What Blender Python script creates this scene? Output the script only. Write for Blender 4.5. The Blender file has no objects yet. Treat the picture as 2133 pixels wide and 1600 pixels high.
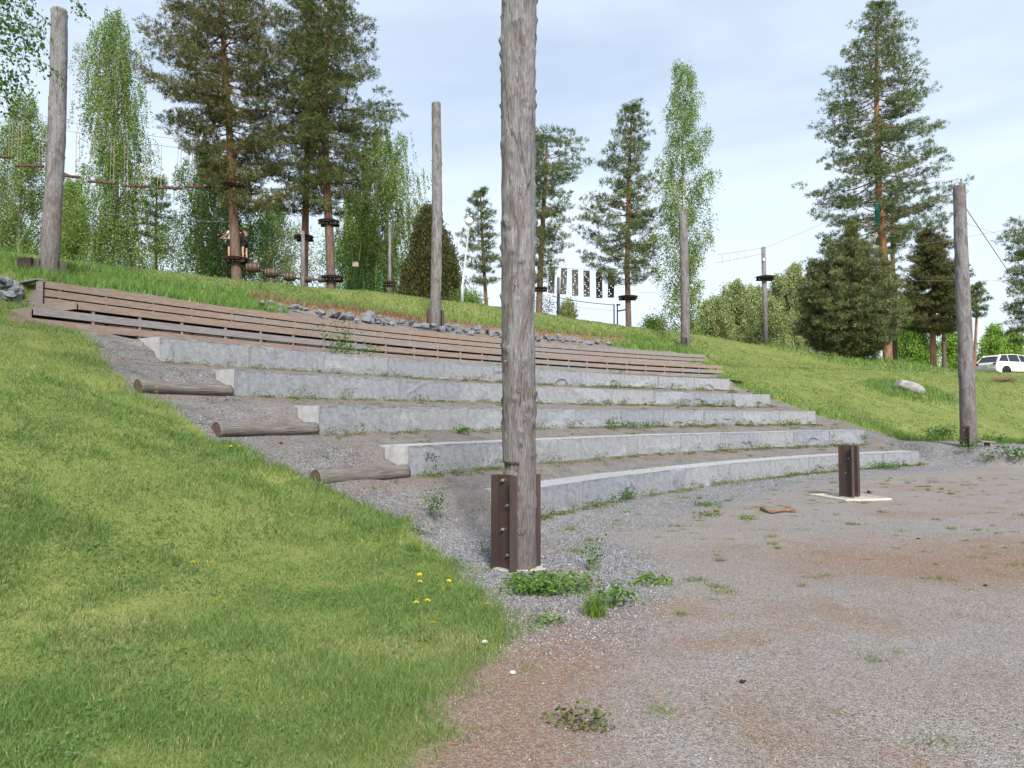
import bpy, bmesh, math, random
import numpy as np
from mathutils import Vector, Matrix
rnd = random.Random(7)
rng = np.random.default_rng(11)
S = bpy.context.scene
COL = S.collection
PI = math.pi

# ---------------------------------------------------------------- camera, world, sun
EYE = 1.55
F = 1480.0
PITCH = math.atan(66.9/F)
cam_d = bpy.data.cameras.new('camera')
cam = bpy.data.objects.new('camera', cam_d); COL.objects.link(cam)
cam.location = (0, 0, EYE); cam.rotation_euler = (PI/2+PITCH, 0, 0)
cam_d.sensor_width = 36; cam_d.lens = F/2133*36
cam_d.clip_start = 0.05; cam_d.clip_end = 6000
S.camera = cam
S.view_settings.view_transform = 'Standard'; S.view_settings.look = 'None'
S.view_settings.gamma = 1; S.view_settings.use_curve_mapping = False
S.view_settings.exposure = 1.45

SUN_AZ = math.radians(170)      # direction to the sun, from +Y clockwise
SUN_EL = math.radians(40)
W = bpy.data.worlds.new('World'); S.world = W; W.use_nodes = True
nt = W.node_tree; nt.nodes.clear()
def WN(t, **k):
    n = nt.nodes.new(t)
    for a, b in k.items(): setattr(n, a, b)
    return n
sky = WN('ShaderNodeTexSky', sky_type='NISHITA', sun_disc=False, sun_elevation=SUN_EL, sun_rotation=SUN_AZ)
sky.air_density = 1.0; sky.dust_density = 1.2; sky.ozone_density = 2.0
tc = WN('ShaderNodeTexCoord')
mp = WN('ShaderNodeMapping'); mp.inputs['Scale'].default_value = (0.8, 1.1, 2.6); mp.inputs['Rotation'].default_value = (0.2, 0.35, 0.5)
nz = WN('ShaderNodeTexNoise'); nz.inputs['Scale'].default_value = 1.9; nz.inputs['Detail'].default_value = 6; nz.inputs['Roughness'].default_value = 0.52; nz.inputs['Distortion'].default_value = 0.5
rp = WN('ShaderNodeValToRGB'); rp.color_ramp.elements[0].position = 0.30; rp.color_ramp.elements[1].position = 0.72
rp.color_ramp.elements[0].color = (0.40,)*3+(1,); rp.color_ramp.elements[1].color = (0.97,)*3+(1,)
sx = WN('ShaderNodeSeparateXYZ')
mr = WN('ShaderNodeMapRange'); mr.inputs['From Min'].default_value = 0.0; mr.inputs['From Max'].default_value = 0.42
mr.inputs['To Min'].default_value = 0.5; mr.inputs['To Max'].default_value = 0.0
mx = WN('ShaderNodeMath', operation='MAXIMUM'); ad = WN('ShaderNodeMath', operation='ADD', use_clamp=True)
mixc = WN('ShaderNodeMixRGB'); mixc.inputs['Color2'].default_value = (5.45, 6.2, 7.1, 1)
bg = WN('ShaderNodeBackground'); bg.inputs['Strength'].default_value = 0.063
wo = WN('ShaderNodeOutputWorld')
L = nt.links.new
L(tc.outputs['Generated'], mp.inputs['Vector']); L(mp.outputs[0], nz.inputs['Vector']); L(nz.outputs['Fac'], rp.inputs[0])
L(tc.outputs['Generated'], sx.inputs[0]); L(sx.outputs['Z'], mr.inputs['Value'])
L(rp.outputs[0], ad.inputs[0]); L(mr.outputs[0], ad.inputs[1])
L(ad.outputs[0], mixc.inputs['Fac']); L(sky.outputs[0], mixc.inputs['Color1']); L(mixc.outputs[0], bg.inputs['Color']); L(bg.outputs[0], wo.inputs[0])

sd = bpy.data.lights.new('sun', 'SUN'); sd.energy = 2.2; sd.angle = math.radians(12); sd.color = (1.0, 0.95, 0.88)
so = bpy.data.objects.new('sun', sd); COL.objects.link(so)
to_sun = Vector((math.sin(SUN_AZ)*math.cos(SUN_EL), math.cos(SUN_AZ)*math.cos(SUN_EL), math.sin(SUN_EL)))
so.rotation_euler = to_sun.to_track_quat('Z', 'Y').to_euler(); so.location = (-20, -20, 40)

# ---------------------------------------------------------------- geometry of the place
CX, CY = 32.10, -10.06                      # centre of the amphitheatre's rings
R1, DR, Z1, DZ = 45.244, 1.753, 1.499+EYE, 0.659
BH = 0.45                                   # granite block height
def Rk(k): return R1-(k-1)*DR
def Zk(k): return Z1-(k-1)*DZ
LA = {1: 148.9, 2: 148.5, 3: 148.0, 4: 147.6, 5: 146.9}
RA = {1: 121.0, 2: 120.6, 3: 120.2, 4: 119.9, 5: 119.5}
R_B, Z_B, R_A, Z_A = 46.77, 2.186+EYE, 48.68, 2.83+EYE

def noise(x, y, z=0.0, s=1.0, seed=0):
    x = np.asarray(x, float)*s+seed*17.31; y = np.asarray(y, float)*s+seed*5.17; z = np.asarray(z, float)*s+seed*9.7
    x, y, z = np.broadcast_arrays(x, y, z)
    xi, yi, zi = np.floor(x).astype(np.int64), np.floor(y).astype(np.int64), np.floor(z).astype(np.int64)
    fx, fy, fz = x-xi, y-yi, z-zi
    fx, fy, fz = fx*fx*(3-2*fx), fy*fy*(3-2*fy), fz*fz*(3-2*fz)
    def h(i, j, k):
        n = (i*374761393+j*668265263+k*2147483647+seed*1013) & 0x7fffffff
        n = ((n ^ (n >> 13))*1274126177) & 0x7fffffff
        n = (n ^ (n >> 16)) & 0xffff
        return n/65535.0
    r = 0
    for a in (0, 1):
        for b in (0, 1):
            for c in (0, 1):
                r = r+h(xi+a, yi+b, zi+c)*(fx if a else 1-fx)*(fy if b else 1-fy)*(fz if c else 1-fz)
    return r
def fbm(x, y, z=0.0, s=1.0, seed=0, o=3):
    t, a, n = 0, 1, 0
    for i in range(o):
        t = t+a*noise(x, y, z, s*2**i, seed+i); n += a; a *= 0.5
    return t/n
def sstep(a, b, x):
    t = np.clip((x-a)/(b-a), 0, 1); return t*t*(3-2*t)

CREST_T = [0, 60, 80, 90, 95.5, 97.3, 100.5, 106, 113, 120, 127.5, 134.6, 140.8, 147.9, 160, 200, 360]
CREST_Z = [1, 2.9, 3.5, 2.6, 2.55, 2.8, 3.45, 3.75, 4.5, 4.85, 5.15, 5.08, 4.72, 4.38, 4.1, 2.5, 1]
SL = DZ/DR
Z5B = Zk(5)-BH-EYE                          # relative to the eye
def polar(X, Y):
    r = np.hypot(X-CX, Y-CY); t = np.degrees(np.arctan2(Y-CY, X-CX)) % 360
    return r, t
def H(X, Y, detail=True):
    X = np.asarray(X, float); Y = np.asarray(Y, float)
    r, t = polar(X, Y)
    flat = -1.55
    cone = -1.53+SL*(r-38.23)
    cone = np.where(r < 38.6, flat+(np.maximum(r-37.5, 0)**2)*0.19, cone)
    cone = np.maximum(cone, flat)
    # right-hand bank in front of the ring pole
    bank = flat+0.58*sstep(34.4, 37.0, r)+0.10*sstep(37.0, 39.2, r)
    wb = sstep(119.3, 118.0, t)*sstep(60, 75, t)
    cone = np.where(r < 40, np.maximum(cone, flat+(bank-flat)*wb), cone)
    # left lawn is a little proud of the gravel stair
    cone = cone+0.10*sstep(151.2, 153, t)*sstep(38.4, 40, r)*sstep(48.5, 46, r)
    # low steps held back by the logs on the left stair
    fl = sstep(148.2, 148.8, t)*sstep(152.2, 151.3, t)
    for k in (1, 2, 3, 4):
        x = r-Rk(k); zt, zb = Zk(k)-EYE-0.05, Zk(k)-EYE-BH
        stp = np.interp(x, [0.04, 0.12, 0.66, DR], [zb+0.02, zb+0.17, zt, zb+DZ])
        wk = fl*((x > 0.04) & (x < DR)); cone = cone*(1-wk)+stp*wk
    fall = np.interp(t, [0, 84, 96, 104, 360], [0, 0, 0, 1, 1])
    zc = np.interp(t, CREST_T, CREST_Z)
    up = 2.33+(zc-2.33)*sstep(48.4, 54.5, r)*1.0
    up = up-fall*np.clip(r-57, 0, 60)*0.03
    hill = np.where(r > 48.4, up, cone)
    # behind the top wooden row: rock strip then a small cut bank
    ins = sstep(149.55, 149.2, t)*sstep(117.2, 118.6, t)
    strip = 2.86+0.27*np.clip(r-48.9, 0, 1.4)
    bz = 3.62+(zc-3.62)*sstep(50.7, 54.5, r)
    cut = np.where(r < 50.3, strip, strip+(bz-strip)*sstep(50.25, 50.8, r))
    cut = cut-fall*np.clip(r-57, 0, 60)*0.03
    hill = np.where(r > 48.75, hill*(1-ins)+cut*ins, hill)
    # the terraces between the rows
    sec = sstep(149.1, 148.5, t)*sstep(119.6, 120.3, t)
    ter = cone.copy() if isinstance(cone, np.ndarray) else cone
    for k in range(1, 5):
        a, b = Rk(k+1)+0.5, Rk(k)+0.1
        zt, zb = Zk(k+1)-EYE-0.03, Zk(k)-EYE-BH
        u = np.clip((r-a)/(b-a), 0, 1)
        ter = np.where((r >= a) & (r < b), zt+(zb-zt)*u, ter)
    a, b = R1+0.5, R_B+0.3
    ter = np.where((r >= a) & (r < b), Z1-EYE-0.03+0.04*(r-a), ter)
    ter = np.where((r >= b) & (r < 48.75), 1.45, ter)
    ter = np.where(r < Rk(5)+0.3, -1.585, ter)
    sec5 = np.where(r < 38.5, sstep(150.5, 147.5, t)*sstep(119.0, 120.3, t)*sstep(35.5, 37.5, r), sec)
    hill = np.where((r > 35.5) & (r < 48.75), hill*(1-sec5)+ter*sec5, hill)
    far = sstep(110, 260, r)
    hill = hill*(1-far)+(-1.5)*far
    rear = sstep(200, 230, t)+sstep(60, 30, t)
    hill = np.where(r > 37, hill*(1-np.clip(rear, 0, 1))+flat*np.clip(rear, 0, 1), hill)
    if detail:
        n = (fbm(X, Y, 0, 0.55, 3)-0.5)*0.10+(fbm(X, Y, 0, 2.2, 5, 2)-0.5)*0.025
        hill = hill+n*np.clip(0.25+sstep(38.5, 41, r)*(1-sec*(r < 48.8)), 0, 1)
    return hill+EYE
XE_Y = [-4, 0, 3.1, 3.6, 4.07, 4.56, 5.18, 6.3, 7.8, 9.2, 9.6]
XE_X = [-1.1, -.8, -.50, -.43, -.30, -.12, .02, -.24, -.72, -1.35, -2.75]
def lawn_s(X, Y):
    """signed distance to the lawn's edge in metres, positive on the lawn"""
    r, t = polar(X, Y)
    left_up = (t-151.0+0.9*sstep(44, 46, r))*r*0.01745
    left_lo = np.where(Y < 9.6, np.interp(Y, XE_Y, XE_X)-X, -1.0)
    sl = np.where(r >= 40.0, left_up, np.where(Y < 9.6, left_lo, -0.6))
    sl = np.where((r >= 39.6) & (r < 40.4), np.maximum(left_up, left_lo), sl)
    tr = np.interp(r, [33, 36, 38, 39, 40.5, 42, 44, 46.5], [104, 110.5, 114.0, 115.8, 117.2, 118.4, 119.5, 120.2])
    sr = (tr-t)*r*0.01745
    s = np.maximum(sl, sr)
    top = np.minimum(r-50.55, 3.0)
    nr = (t < 124.0) | (t > 141.5)
    top = np.where(nr, r-49.2, top)
    s = np.maximum(s, np.where(r > 48.7, np.clip(top, -1.5, 3), -9))
    s = np.where(r < 30, np.where(t > 150, left_lo, -5), s)
    return s
def coarse_m(X, Y):
    """where the blue-grey coarse gravel lies"""
    r, t = polar(X, Y)
    n = (fbm(X, Y, 0, 1.1, 21)-0.5)*1.4
    a = sstep(0.9, -0.2, np.hypot((X-.25)/1.0, (Y-7.6)/2.2)-0.9+n*0.6)
    b = sstep(35.9, 36.8, r+n*0.9)*sstep(46.8, 46.0, r)
    b = b*(1-0.5*sstep(38.3, 38.8, r)*sstep(119.8, 120.5, t)*sstep(149.2, 148.2, t))*(1-0.35*sstep(0.35, 0.65, fbm(X, Y, 0, 0.8, 23)))
    return np.clip(np.maximum(a, b*0.9), 0, 1)

def P(px, py, D):
    """world point seen at photo pixel (px, py), at distance D along +Y"""
    v = (800-py)/F; cp, sp = math.cos(PITCH), math.sin(PITCH)
    d = Vector(((px-1066.5)/F, cp-v*sp, sp+v*cp)); d *= D/d.y
    return Vector((d.x, d.y, d.z+EYE))
def onr(px, r):
    """ground point at photo column px on the ring of radius r"""
    t = (px-1066.5)/F/1.003
    a = 1+t*t; b = -2*(t*CX+CY); c = CX*CX+CY*CY-r*r
    Y = (-b+math.sqrt(b*b-4*a*c))/(2*a)
    return (t*Y, Y)
def G(px, py, ymax=90.0):
    """first ground point along the ray of a photo pixel"""
    y = 2.5
    while y < ymax:
        p = P(px, py, y)
        if float(H(p.x, p.y)) > p.z: break
        y += max(0.03, y*0.004)
    return Vector((p.x, p.y, float(H(p.x, p.y))))
def PZ(x, y): return float(H(x, y))
def pol(r, deg, z): return Vector((CX+r*math.cos(math.radians(deg)), CY+r*math.sin(math.radians(deg)), z))

# ---------------------------------------------------------------- node material helpers
def mat(name):
    m = bpy.data.materials.new(name); m.use_nodes = True
    t = m.node_tree; b = t.nodes['Principled BSDF']; b.inputs['Specular IOR Level'].default_value = 0.25
    return m, t, b
def nd(t, typ, ins=None, **k):
    n = t.nodes.new(typ)
    for a, b in k.items(): setattr(n, a, b)
    for a, b in (ins or {}).items():
        if hasattr(b, 'is_output'): t.links.new(b, n.inputs[a])
        else: n.inputs[a].default_value = b
    return n
def ramp(t, fac, stops):
    n = t.nodes.new('ShaderNodeValToRGB'); t.links.new(fac, n.inputs[0])
    e = n.color_ramp.elements
    while len(e) < len(stops): e.new(0.5)
    for i, (p, c) in enumerate(stops):
        e[i].position = p; e[i].color = (c if len(c) == 4 else tuple(c)+(1,))
    return n.outputs[0]
def mixrgb(t, f, a, b, blend='MIX'):
    return nd(t, 'ShaderNodeMixRGB', {'Fac': f, 'Color1': a, 'Color2': b}, blend_type=blend).outputs[0]
def bump(t, b, h, s, d=0.02):
    n = nd(t, 'ShaderNodeBump', {'Height': h, 'Strength': s, 'Distance': d}); t.links.new(n.outputs[0], b.inputs['Normal']); return n
def coords(t, scale=(1, 1, 1), kind='Object'):
    c = nd(t, 'ShaderNodeTexCoord').outputs[kind]
    return nd(t, 'ShaderNodeMapping', {'Vector': c, 'Scale': scale}).outputs[0]
def noi(t, vec, s, det=4, rough=0.55, dist=0.0):
    return nd(t, 'ShaderNodeTexNoise', {'Vector': vec, 'Scale': s, 'Detail': det, 'Roughness': rough, 'Distortion': dist}).outputs['Fac']
def c4(*c): return tuple(c)+(1,)

def granite_mat(sawn):
    m, t, b = mat('sawn_granite' if sawn else 'split_granite')
    v = coords(t, kind='Object')
    fine = noi(t, v, 160, 2, 0.7); mid = noi(t, v, 9, 5, 0.6)
    rdm = nd(t, 'ShaderNodeObjectInfo').outputs['Random']
    vv = nd(t, 'ShaderNodeVectorMath', {0: v, 1: nd(t, 'ShaderNodeCombineXYZ', {0: rdm, 1: rdm, 2: rdm}).outputs[0]}, operation='ADD').outputs[0]
    wv = nd(t, 'ShaderNodeTexWave', {'Vector': vv, 'Scale': 2.2, 'Distortion': 9.0, 'Detail': 3, 'Detail Scale': 2.0}, wave_type='BANDS', bands_direction='DIAGONAL').outputs['Fac']
    base = (0.50, 0.52, 0.56) if not sawn else (0.36, 0.365, 0.37)
    k = lambda q: tuple(x*q for x in base)
    c = ramp(t, fine, [(0.3, k(0.68)), (0.5, k(1.0)), (0.68, k(1.28))])
    c = mixrgb(t, 0.5, c, ramp(t, mid, [(0.35, k(0.70)), (0.68, k(1.2))]))
    if not sawn: c = mixrgb(t, 0.16, c, ramp(t, wv, [(0.1, k(0.72)), (0.6, k(1.1)), (0.95, k(1.3))]))
    tint = ramp(t, rdm, [(0.0, (0.84, 0.86, 0.90)), (0.5, (0.97, 0.97, 0.97)), (1.0, (1.04, 1.03, 1.0))])
    c = mixrgb(t, 1.0, c, tint, 'MULTIPLY')
    st = noi(t, coords(t, (2.0, 2.0, 0.7)), 2.2, 5, 0.6)
    c = mixrgb(t, 1.0, c, ramp(t, st, [(0.3, (0.78, 0.76, 0.72)), (0.5, (1, 1, 1))]), 'MULTIPLY')
    t.links.new(c, b.inputs['Base Color']); b.inputs['Roughness'].default_value = 0.8
    h = nd(t, 'ShaderNodeMath', {0: noi(t, coords(t, (1.0, 1, 1.0)), 30, 8, 0.8, 0.2), 1: fine}, operation='ADD').outputs[0]
    bump(t, b, h, 1.0 if not sawn else 0.12, 0.05)
    return m
M_SPLIT = granite_mat(False); M_SAWN = granite_mat(True)

def pole_mat():
    m, t, b = mat('weathered_pole_wood')
    rdm = nd(t, 'ShaderNodeObjectInfo').outputs['Random']
    v = coords(t, (1, 1, 0.10)); v2 = coords(t, (1, 1, 0.4))
    fib = noi(t, v, 80, 6, 0.68, 0.8); blot = noi(t, coords(t, (1, 1, 0.35)), 5.5, 5, 0.6, 0.6)
    crack = nd(t, 'ShaderNodeTexVoronoi', {'Vector': coords(t, (1, 1, 0.035)), 'Scale': 7.0}, feature='DISTANCE_TO_EDGE').outputs[0]
    c = ramp(t, fib, [(0.3, (0.082, 0.077, 0.077)), (0.5, (0.195, 0.188, 0.190)), (0.7, (0.325, 0.318, 0.322))])
    warm = ramp(t, fib, [(0.3, (0.055, 0.041, 0.037)), (0.55, (0.14, 0.115, 0.107)), (0.75, (0.23, 0.20, 0.19))])
    c = mixrgb(t, ramp(t, blot, [(0.46, (0, 0, 0)), (0.60, (0.9,)*3)]), c, warm)
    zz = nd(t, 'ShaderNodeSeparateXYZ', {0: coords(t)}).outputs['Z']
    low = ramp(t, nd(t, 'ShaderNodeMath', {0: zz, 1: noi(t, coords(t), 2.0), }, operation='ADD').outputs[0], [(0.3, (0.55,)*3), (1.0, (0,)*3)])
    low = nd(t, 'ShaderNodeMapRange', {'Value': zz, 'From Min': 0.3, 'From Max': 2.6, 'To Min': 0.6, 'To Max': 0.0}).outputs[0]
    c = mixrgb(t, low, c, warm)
    c = mixrgb(t, 1.0, c, ramp(t, crack, [(0.0, (0.25,)*3), (0.006, (0.75,)*3), (0.012, (1,)*3)]), 'MULTIPLY')
    kn = nd(t, 'ShaderNodeTexVoronoi', {'Vector': coords(t, (1, 1, 0.8)), 'Scale': 4.6, 'Randomness': 1.0}).outputs['Distance']
    c = mixrgb(t, 1.0, c, ramp(t, kn, [(0.0, (0.35, 0.3, 0.28)), (0.07, (0.8,)*3), (0.12, (1,)*3)]), 'MULTIPLY')
    t.links.new(c, b.inputs['Base Color']); b.inputs['Roughness'].default_value = 0.85
    h = nd(t, 'ShaderNodeMath', {0: fib, 1: noi(t, v2, 24, 5, 0.65, 1.0)}, operation='ADD').outputs[0]
    h = nd(t, 'ShaderNodeMath', {0: h, 1: ramp(t, crack, [(0, (0,)*3), (0.012, (0.4,)*3)])}, operation='ADD').outputs[0]
    bump(t, b, h, 0.9, 0.012)
    return m
M_POLE = pole_mat()

def board_mat():
    m, t, b = mat('weathered_deck_board')
    rdm = nd(t, 'ShaderNodeObjectInfo').outputs['Random']
    off = nd(t, 'ShaderNodeCombineXYZ', {0: nd(t, 'ShaderNodeMath', {0: rdm, 1: 40.0}, operation='MULTIPLY').outputs[0], 1: rdm, 2: rdm}).outputs[0]
    base = nd(t, 'ShaderNodeVectorMath', {0: nd(t, 'ShaderNodeTexCoord').outputs['Object'], 1: off}, operation='ADD').outputs[0]
    v = nd(t, 'ShaderNodeMapping', {'Vector': base, 'Scale': (0.06, 1, 1)}).outputs[0]
    grain = noi(t, v, 60, 5, 0.6, 1.2); big = noi(t, nd(t, 'ShaderNodeMapping', {'Vector': base, 'Scale': (0.5, 1, 2)}).outputs[0], 2.0, 4, 0.6, 0.5)
    grey = ramp(t, grain, [(0.25, (0.125, 0.113, 0.108)), (0.55, (0.24, 0.225, 0.218)), (0.8, (0.34, 0.32, 0.31))])
    brown = ramp(t, grain, [(0.25, (0.145, 0.100, 0.076)), (0.55, (0.262, 0.200, 0.162)), (0.8, (0.36, 0.292, 0.245))])
    f = nd(t, 'ShaderNodeMath', {0: rdm, 1: nd(t, 'ShaderNodeMath', {0: big, 1: 0.5}, operation='SUBTRACT').outputs[0]}, operation='ADD').outputs[0]
    c = mixrgb(t, ramp(t, f, [(0.3, (0.05,)*3), (0.7, (1.0,)*3)]), grey, brown)
    kn = nd(t, 'ShaderNodeTexVoronoi', {'Vector': nd(t, 'ShaderNodeMapping', {'Vector': base, 'Scale': (1, 2.5, 2.5)}).outputs[0], 'Scale': 1.6}).outputs['Distance']
    c = mixrgb(t, 1.0, c, ramp(t, kn, [(0.0, (0.35, 0.28, 0.24)), (0.045, (0.75,)*3), (0.07, (1,)*3)]), 'MULTIPLY')
    t.links.new(c, b.inputs['Base Color']); b.inputs['Roughness'].default_value = 0.8
    bump(t, b, grain, 0.5, 0.006)
    return m
M_BOARD = board_mat()

def simple_mat(name, col, rough=0.7, metal=0.0, var=0.25, scale=12, bmp=0.2, aniso=(1, 1, 1), spec=0.25):
    m, t, b = mat(name)
    n = noi(t, coords(t, aniso), scale, 5, 0.6)
    c = ramp(t, n, [(0.3, tuple(x*(1-var) for x in col)), (0.7, tuple(min(1, x*(1+var)) for x in col))])
    t.links.new(c, b.inputs['Base Color']); b.inputs['Roughness'].default_value = rough; b.inputs['Metallic'].default_value = metal
    b.inputs['Specular IOR Level'].default_value = spec
    if bmp: bump(t, b, n, bmp, 0.01)
    return m
M_STEEL = simple_mat('brown_painted_steel', (0.060, 0.040, 0.037), 0.42, 0, 0.28, 5, 0.06, (1, 1, 0.4), 0.4)
M_BOLT = simple_mat('galvanised_bolt', (0.38, 0.37, 0.36), 0.4, 0.8, 0.2, 30, 0)
M_CONC = simple_mat('concrete', (0.36, 0.34, 0.31), 0.9, 0, 0.3, 14, 0.4)
M_PALEWOOD = simple_mat('pale_new_wood', (0.50, 0.46, 0.37), 0.75, 0, 0.15, 18, 0.2, (1, 0.2, 1))
M_DARKWOOD = simple_mat('dark_stained_planks', (0.028, 0.013, 0.011), 0.6, 0, 0.4, 9, 0.3, (1, 1, 1), 0.35)
M_LOG = simple_mat('brown_rope_course_log', (0.085, 0.052, 0.038), 0.8, 0, 0.35, 14, 0.3)
M_ROPE = simple_mat('grey_hemp_rope', (0.30, 0.26, 0.20), 0.9, 0, 0.2, 40, 0)
M_CABLE = simple_mat('steel_cable', (0.16, 0.16, 0.17), 0.5, 0.3, 0.1, 40, 0)
M_TEAL = simple_mat('teal_rope', (0.02, 0.20, 0.14), 0.7, 0, 0.2, 20, 0)
M_TEALMAT = simple_mat('teal_crash_mat', (0.015, 0.22, 0.19), 0.6, 0, 0.25, 5, 0.2)
M_BARREL = simple_mat('barrel_staves', (0.07, 0.038, 0.028), 0.6, 0, 0.4, 10, 0.3)
M_HOOP = simple_mat('barrel_hoop', (0.16, 0.15, 0.14), 0.4, 0.6, 0.2, 10, 0)
M_PANEL = simple_mat('dark_drilled_panel', (0.075, 0.062, 0.046), 0.6, 0, 0.3, 5, 0.1)
M_GALV = simple_mat('galvanised_lamp_pole', (0.42, 0.47, 0.47), 0.45, 0.35, 0.08, 6, 0)
M_ROCK = simple_mat('broken_grey_rock', (0.17, 0.178, 0.19), 0.85, 0, 0.45, 6, 0.8)
M_BOULDER = simple_mat('pale_boulder', (0.27, 0.26, 0.25), 0.9, 0, 0.35, 4, 0.8)
M_BLACK = simple_mat('black_rubber', (0.012, 0.012, 0.013), 0.6, 0, 0.2, 10, 0)
M_STONE = simple_mat('pale_pebble', (0.55, 0.52, 0.47), 0.85, 0, 0.2, 30, 0.2)
M_STICK = simple_mat('dry_stick_bark', (0.20, 0.115, 0.075), 0.85, 0, 0.4, 20, 0.4)
M_DARKSTONE = simple_mat('dark_clod', (0.035, 0.03, 0.028), 0.9, 0, 0.3, 30, 0.5)
m, t, b = mat('opal_lamp_globe'); b.inputs['Base Color'].default_value = c4(0.78, 0.77, 0.74); b.inputs['Roughness'].default_value = 0.25; M_GLOBE = m

def bark_mat(name, lo, hi, warm_top=None, topz=6.0, birch=False):
    m, t, b = mat(name)
    v = coords(t, (1, 1, 0.25) if not birch else (1, 1, 2.2)); n = noi(t, v, 9 if not birch else 5, 6, 0.65, 0.6)
    if birch: c = ramp(t, n, [(0.40, (0.03, 0.028, 0.026)), (0.47, (0.42, 0.40, 0.37)), (0.7, (0.62, 0.60, 0.57))])
    else: c = ramp(t, n, [(0.3, lo), (0.65, hi)])
    if warm_top:
        zz = nd(t, 'ShaderNodeSeparateXYZ', {0: coords(t)}).outputs['Z']
        f = nd(t, 'ShaderNodeMapRange', {'Value': zz, 'From Min': topz-2, 'From Max': topz+2}).outputs[0]
        c = mixrgb(t, f, c, ramp(t, n, [(0.3, tuple(x*0.6 for x in warm_top)), (0.7, warm_top)]))
    t.links.new(c, b.inputs['Base Color']); b.inputs['Roughness'].default_value = 0.9
    bump(t, b, n, 0.8, 0.03)
    return m
M_PBARK = bark_mat('pine_bark', (0.05, 0.036, 0.03), (0.19, 0.125, 0.10), (0.27, 0.135, 0.075), 6.0)
M_PBARKO = bark_mat('orange_pine_bark', (0.10, 0.055, 0.035), (0.34, 0.185, 0.11), (0.36, 0.17, 0.09), 5.0)
M_BBARK = bark_mat('birch_bark', None, None, birch=True)
M_TWIG = simple_mat('birch_twig', (0.10, 0.065, 0.05), 0.85, 0, 0.3, 10, 0)
M_JBARK = bark_mat('juniper_bark', (0.05, 0.035, 0.03), (0.14, 0.09, 0.07))

def leaf_mat(name, trans=0.3, rough=0.6):
    """colour from the per-leaf attribute; a little light passes through"""
    m, t, b = mat(name)
    c = nd(t, 'ShaderNodeAttribute', attribute_name='col').outputs['Color']
    t.links.new(c, b.inputs['Base Color']); b.inputs['Roughness'].default_value = rough; b.inputs['Specular IOR Level'].default_value = 0.2
    tr = nd(t, 'ShaderNodeBsdfTranslucent', {'Color': c}); mxs = nd(t, 'ShaderNodeMixShader', {0: trans})
    t.links.new(b.outputs[0], mxs.inputs[1]); t.links.new(tr.outputs[0], mxs.inputs[2])
    t.links.new(mxs.outputs[0], t.nodes['Material Output'].inputs['Surface'])
    return m
M_NEEDLE = leaf_mat('pine_needles', 0.15); M_LEAF = leaf_mat('birch_leaves', 0.35, 0.5); M_GRASS = leaf_mat('grass_blades', 0.35, 0.6); M_WEED = leaf_mat('weed_leaves', 0.3, 0.5)
M_ATTR = leaf_mat('small_stones', 0.0, 0.85)

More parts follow.
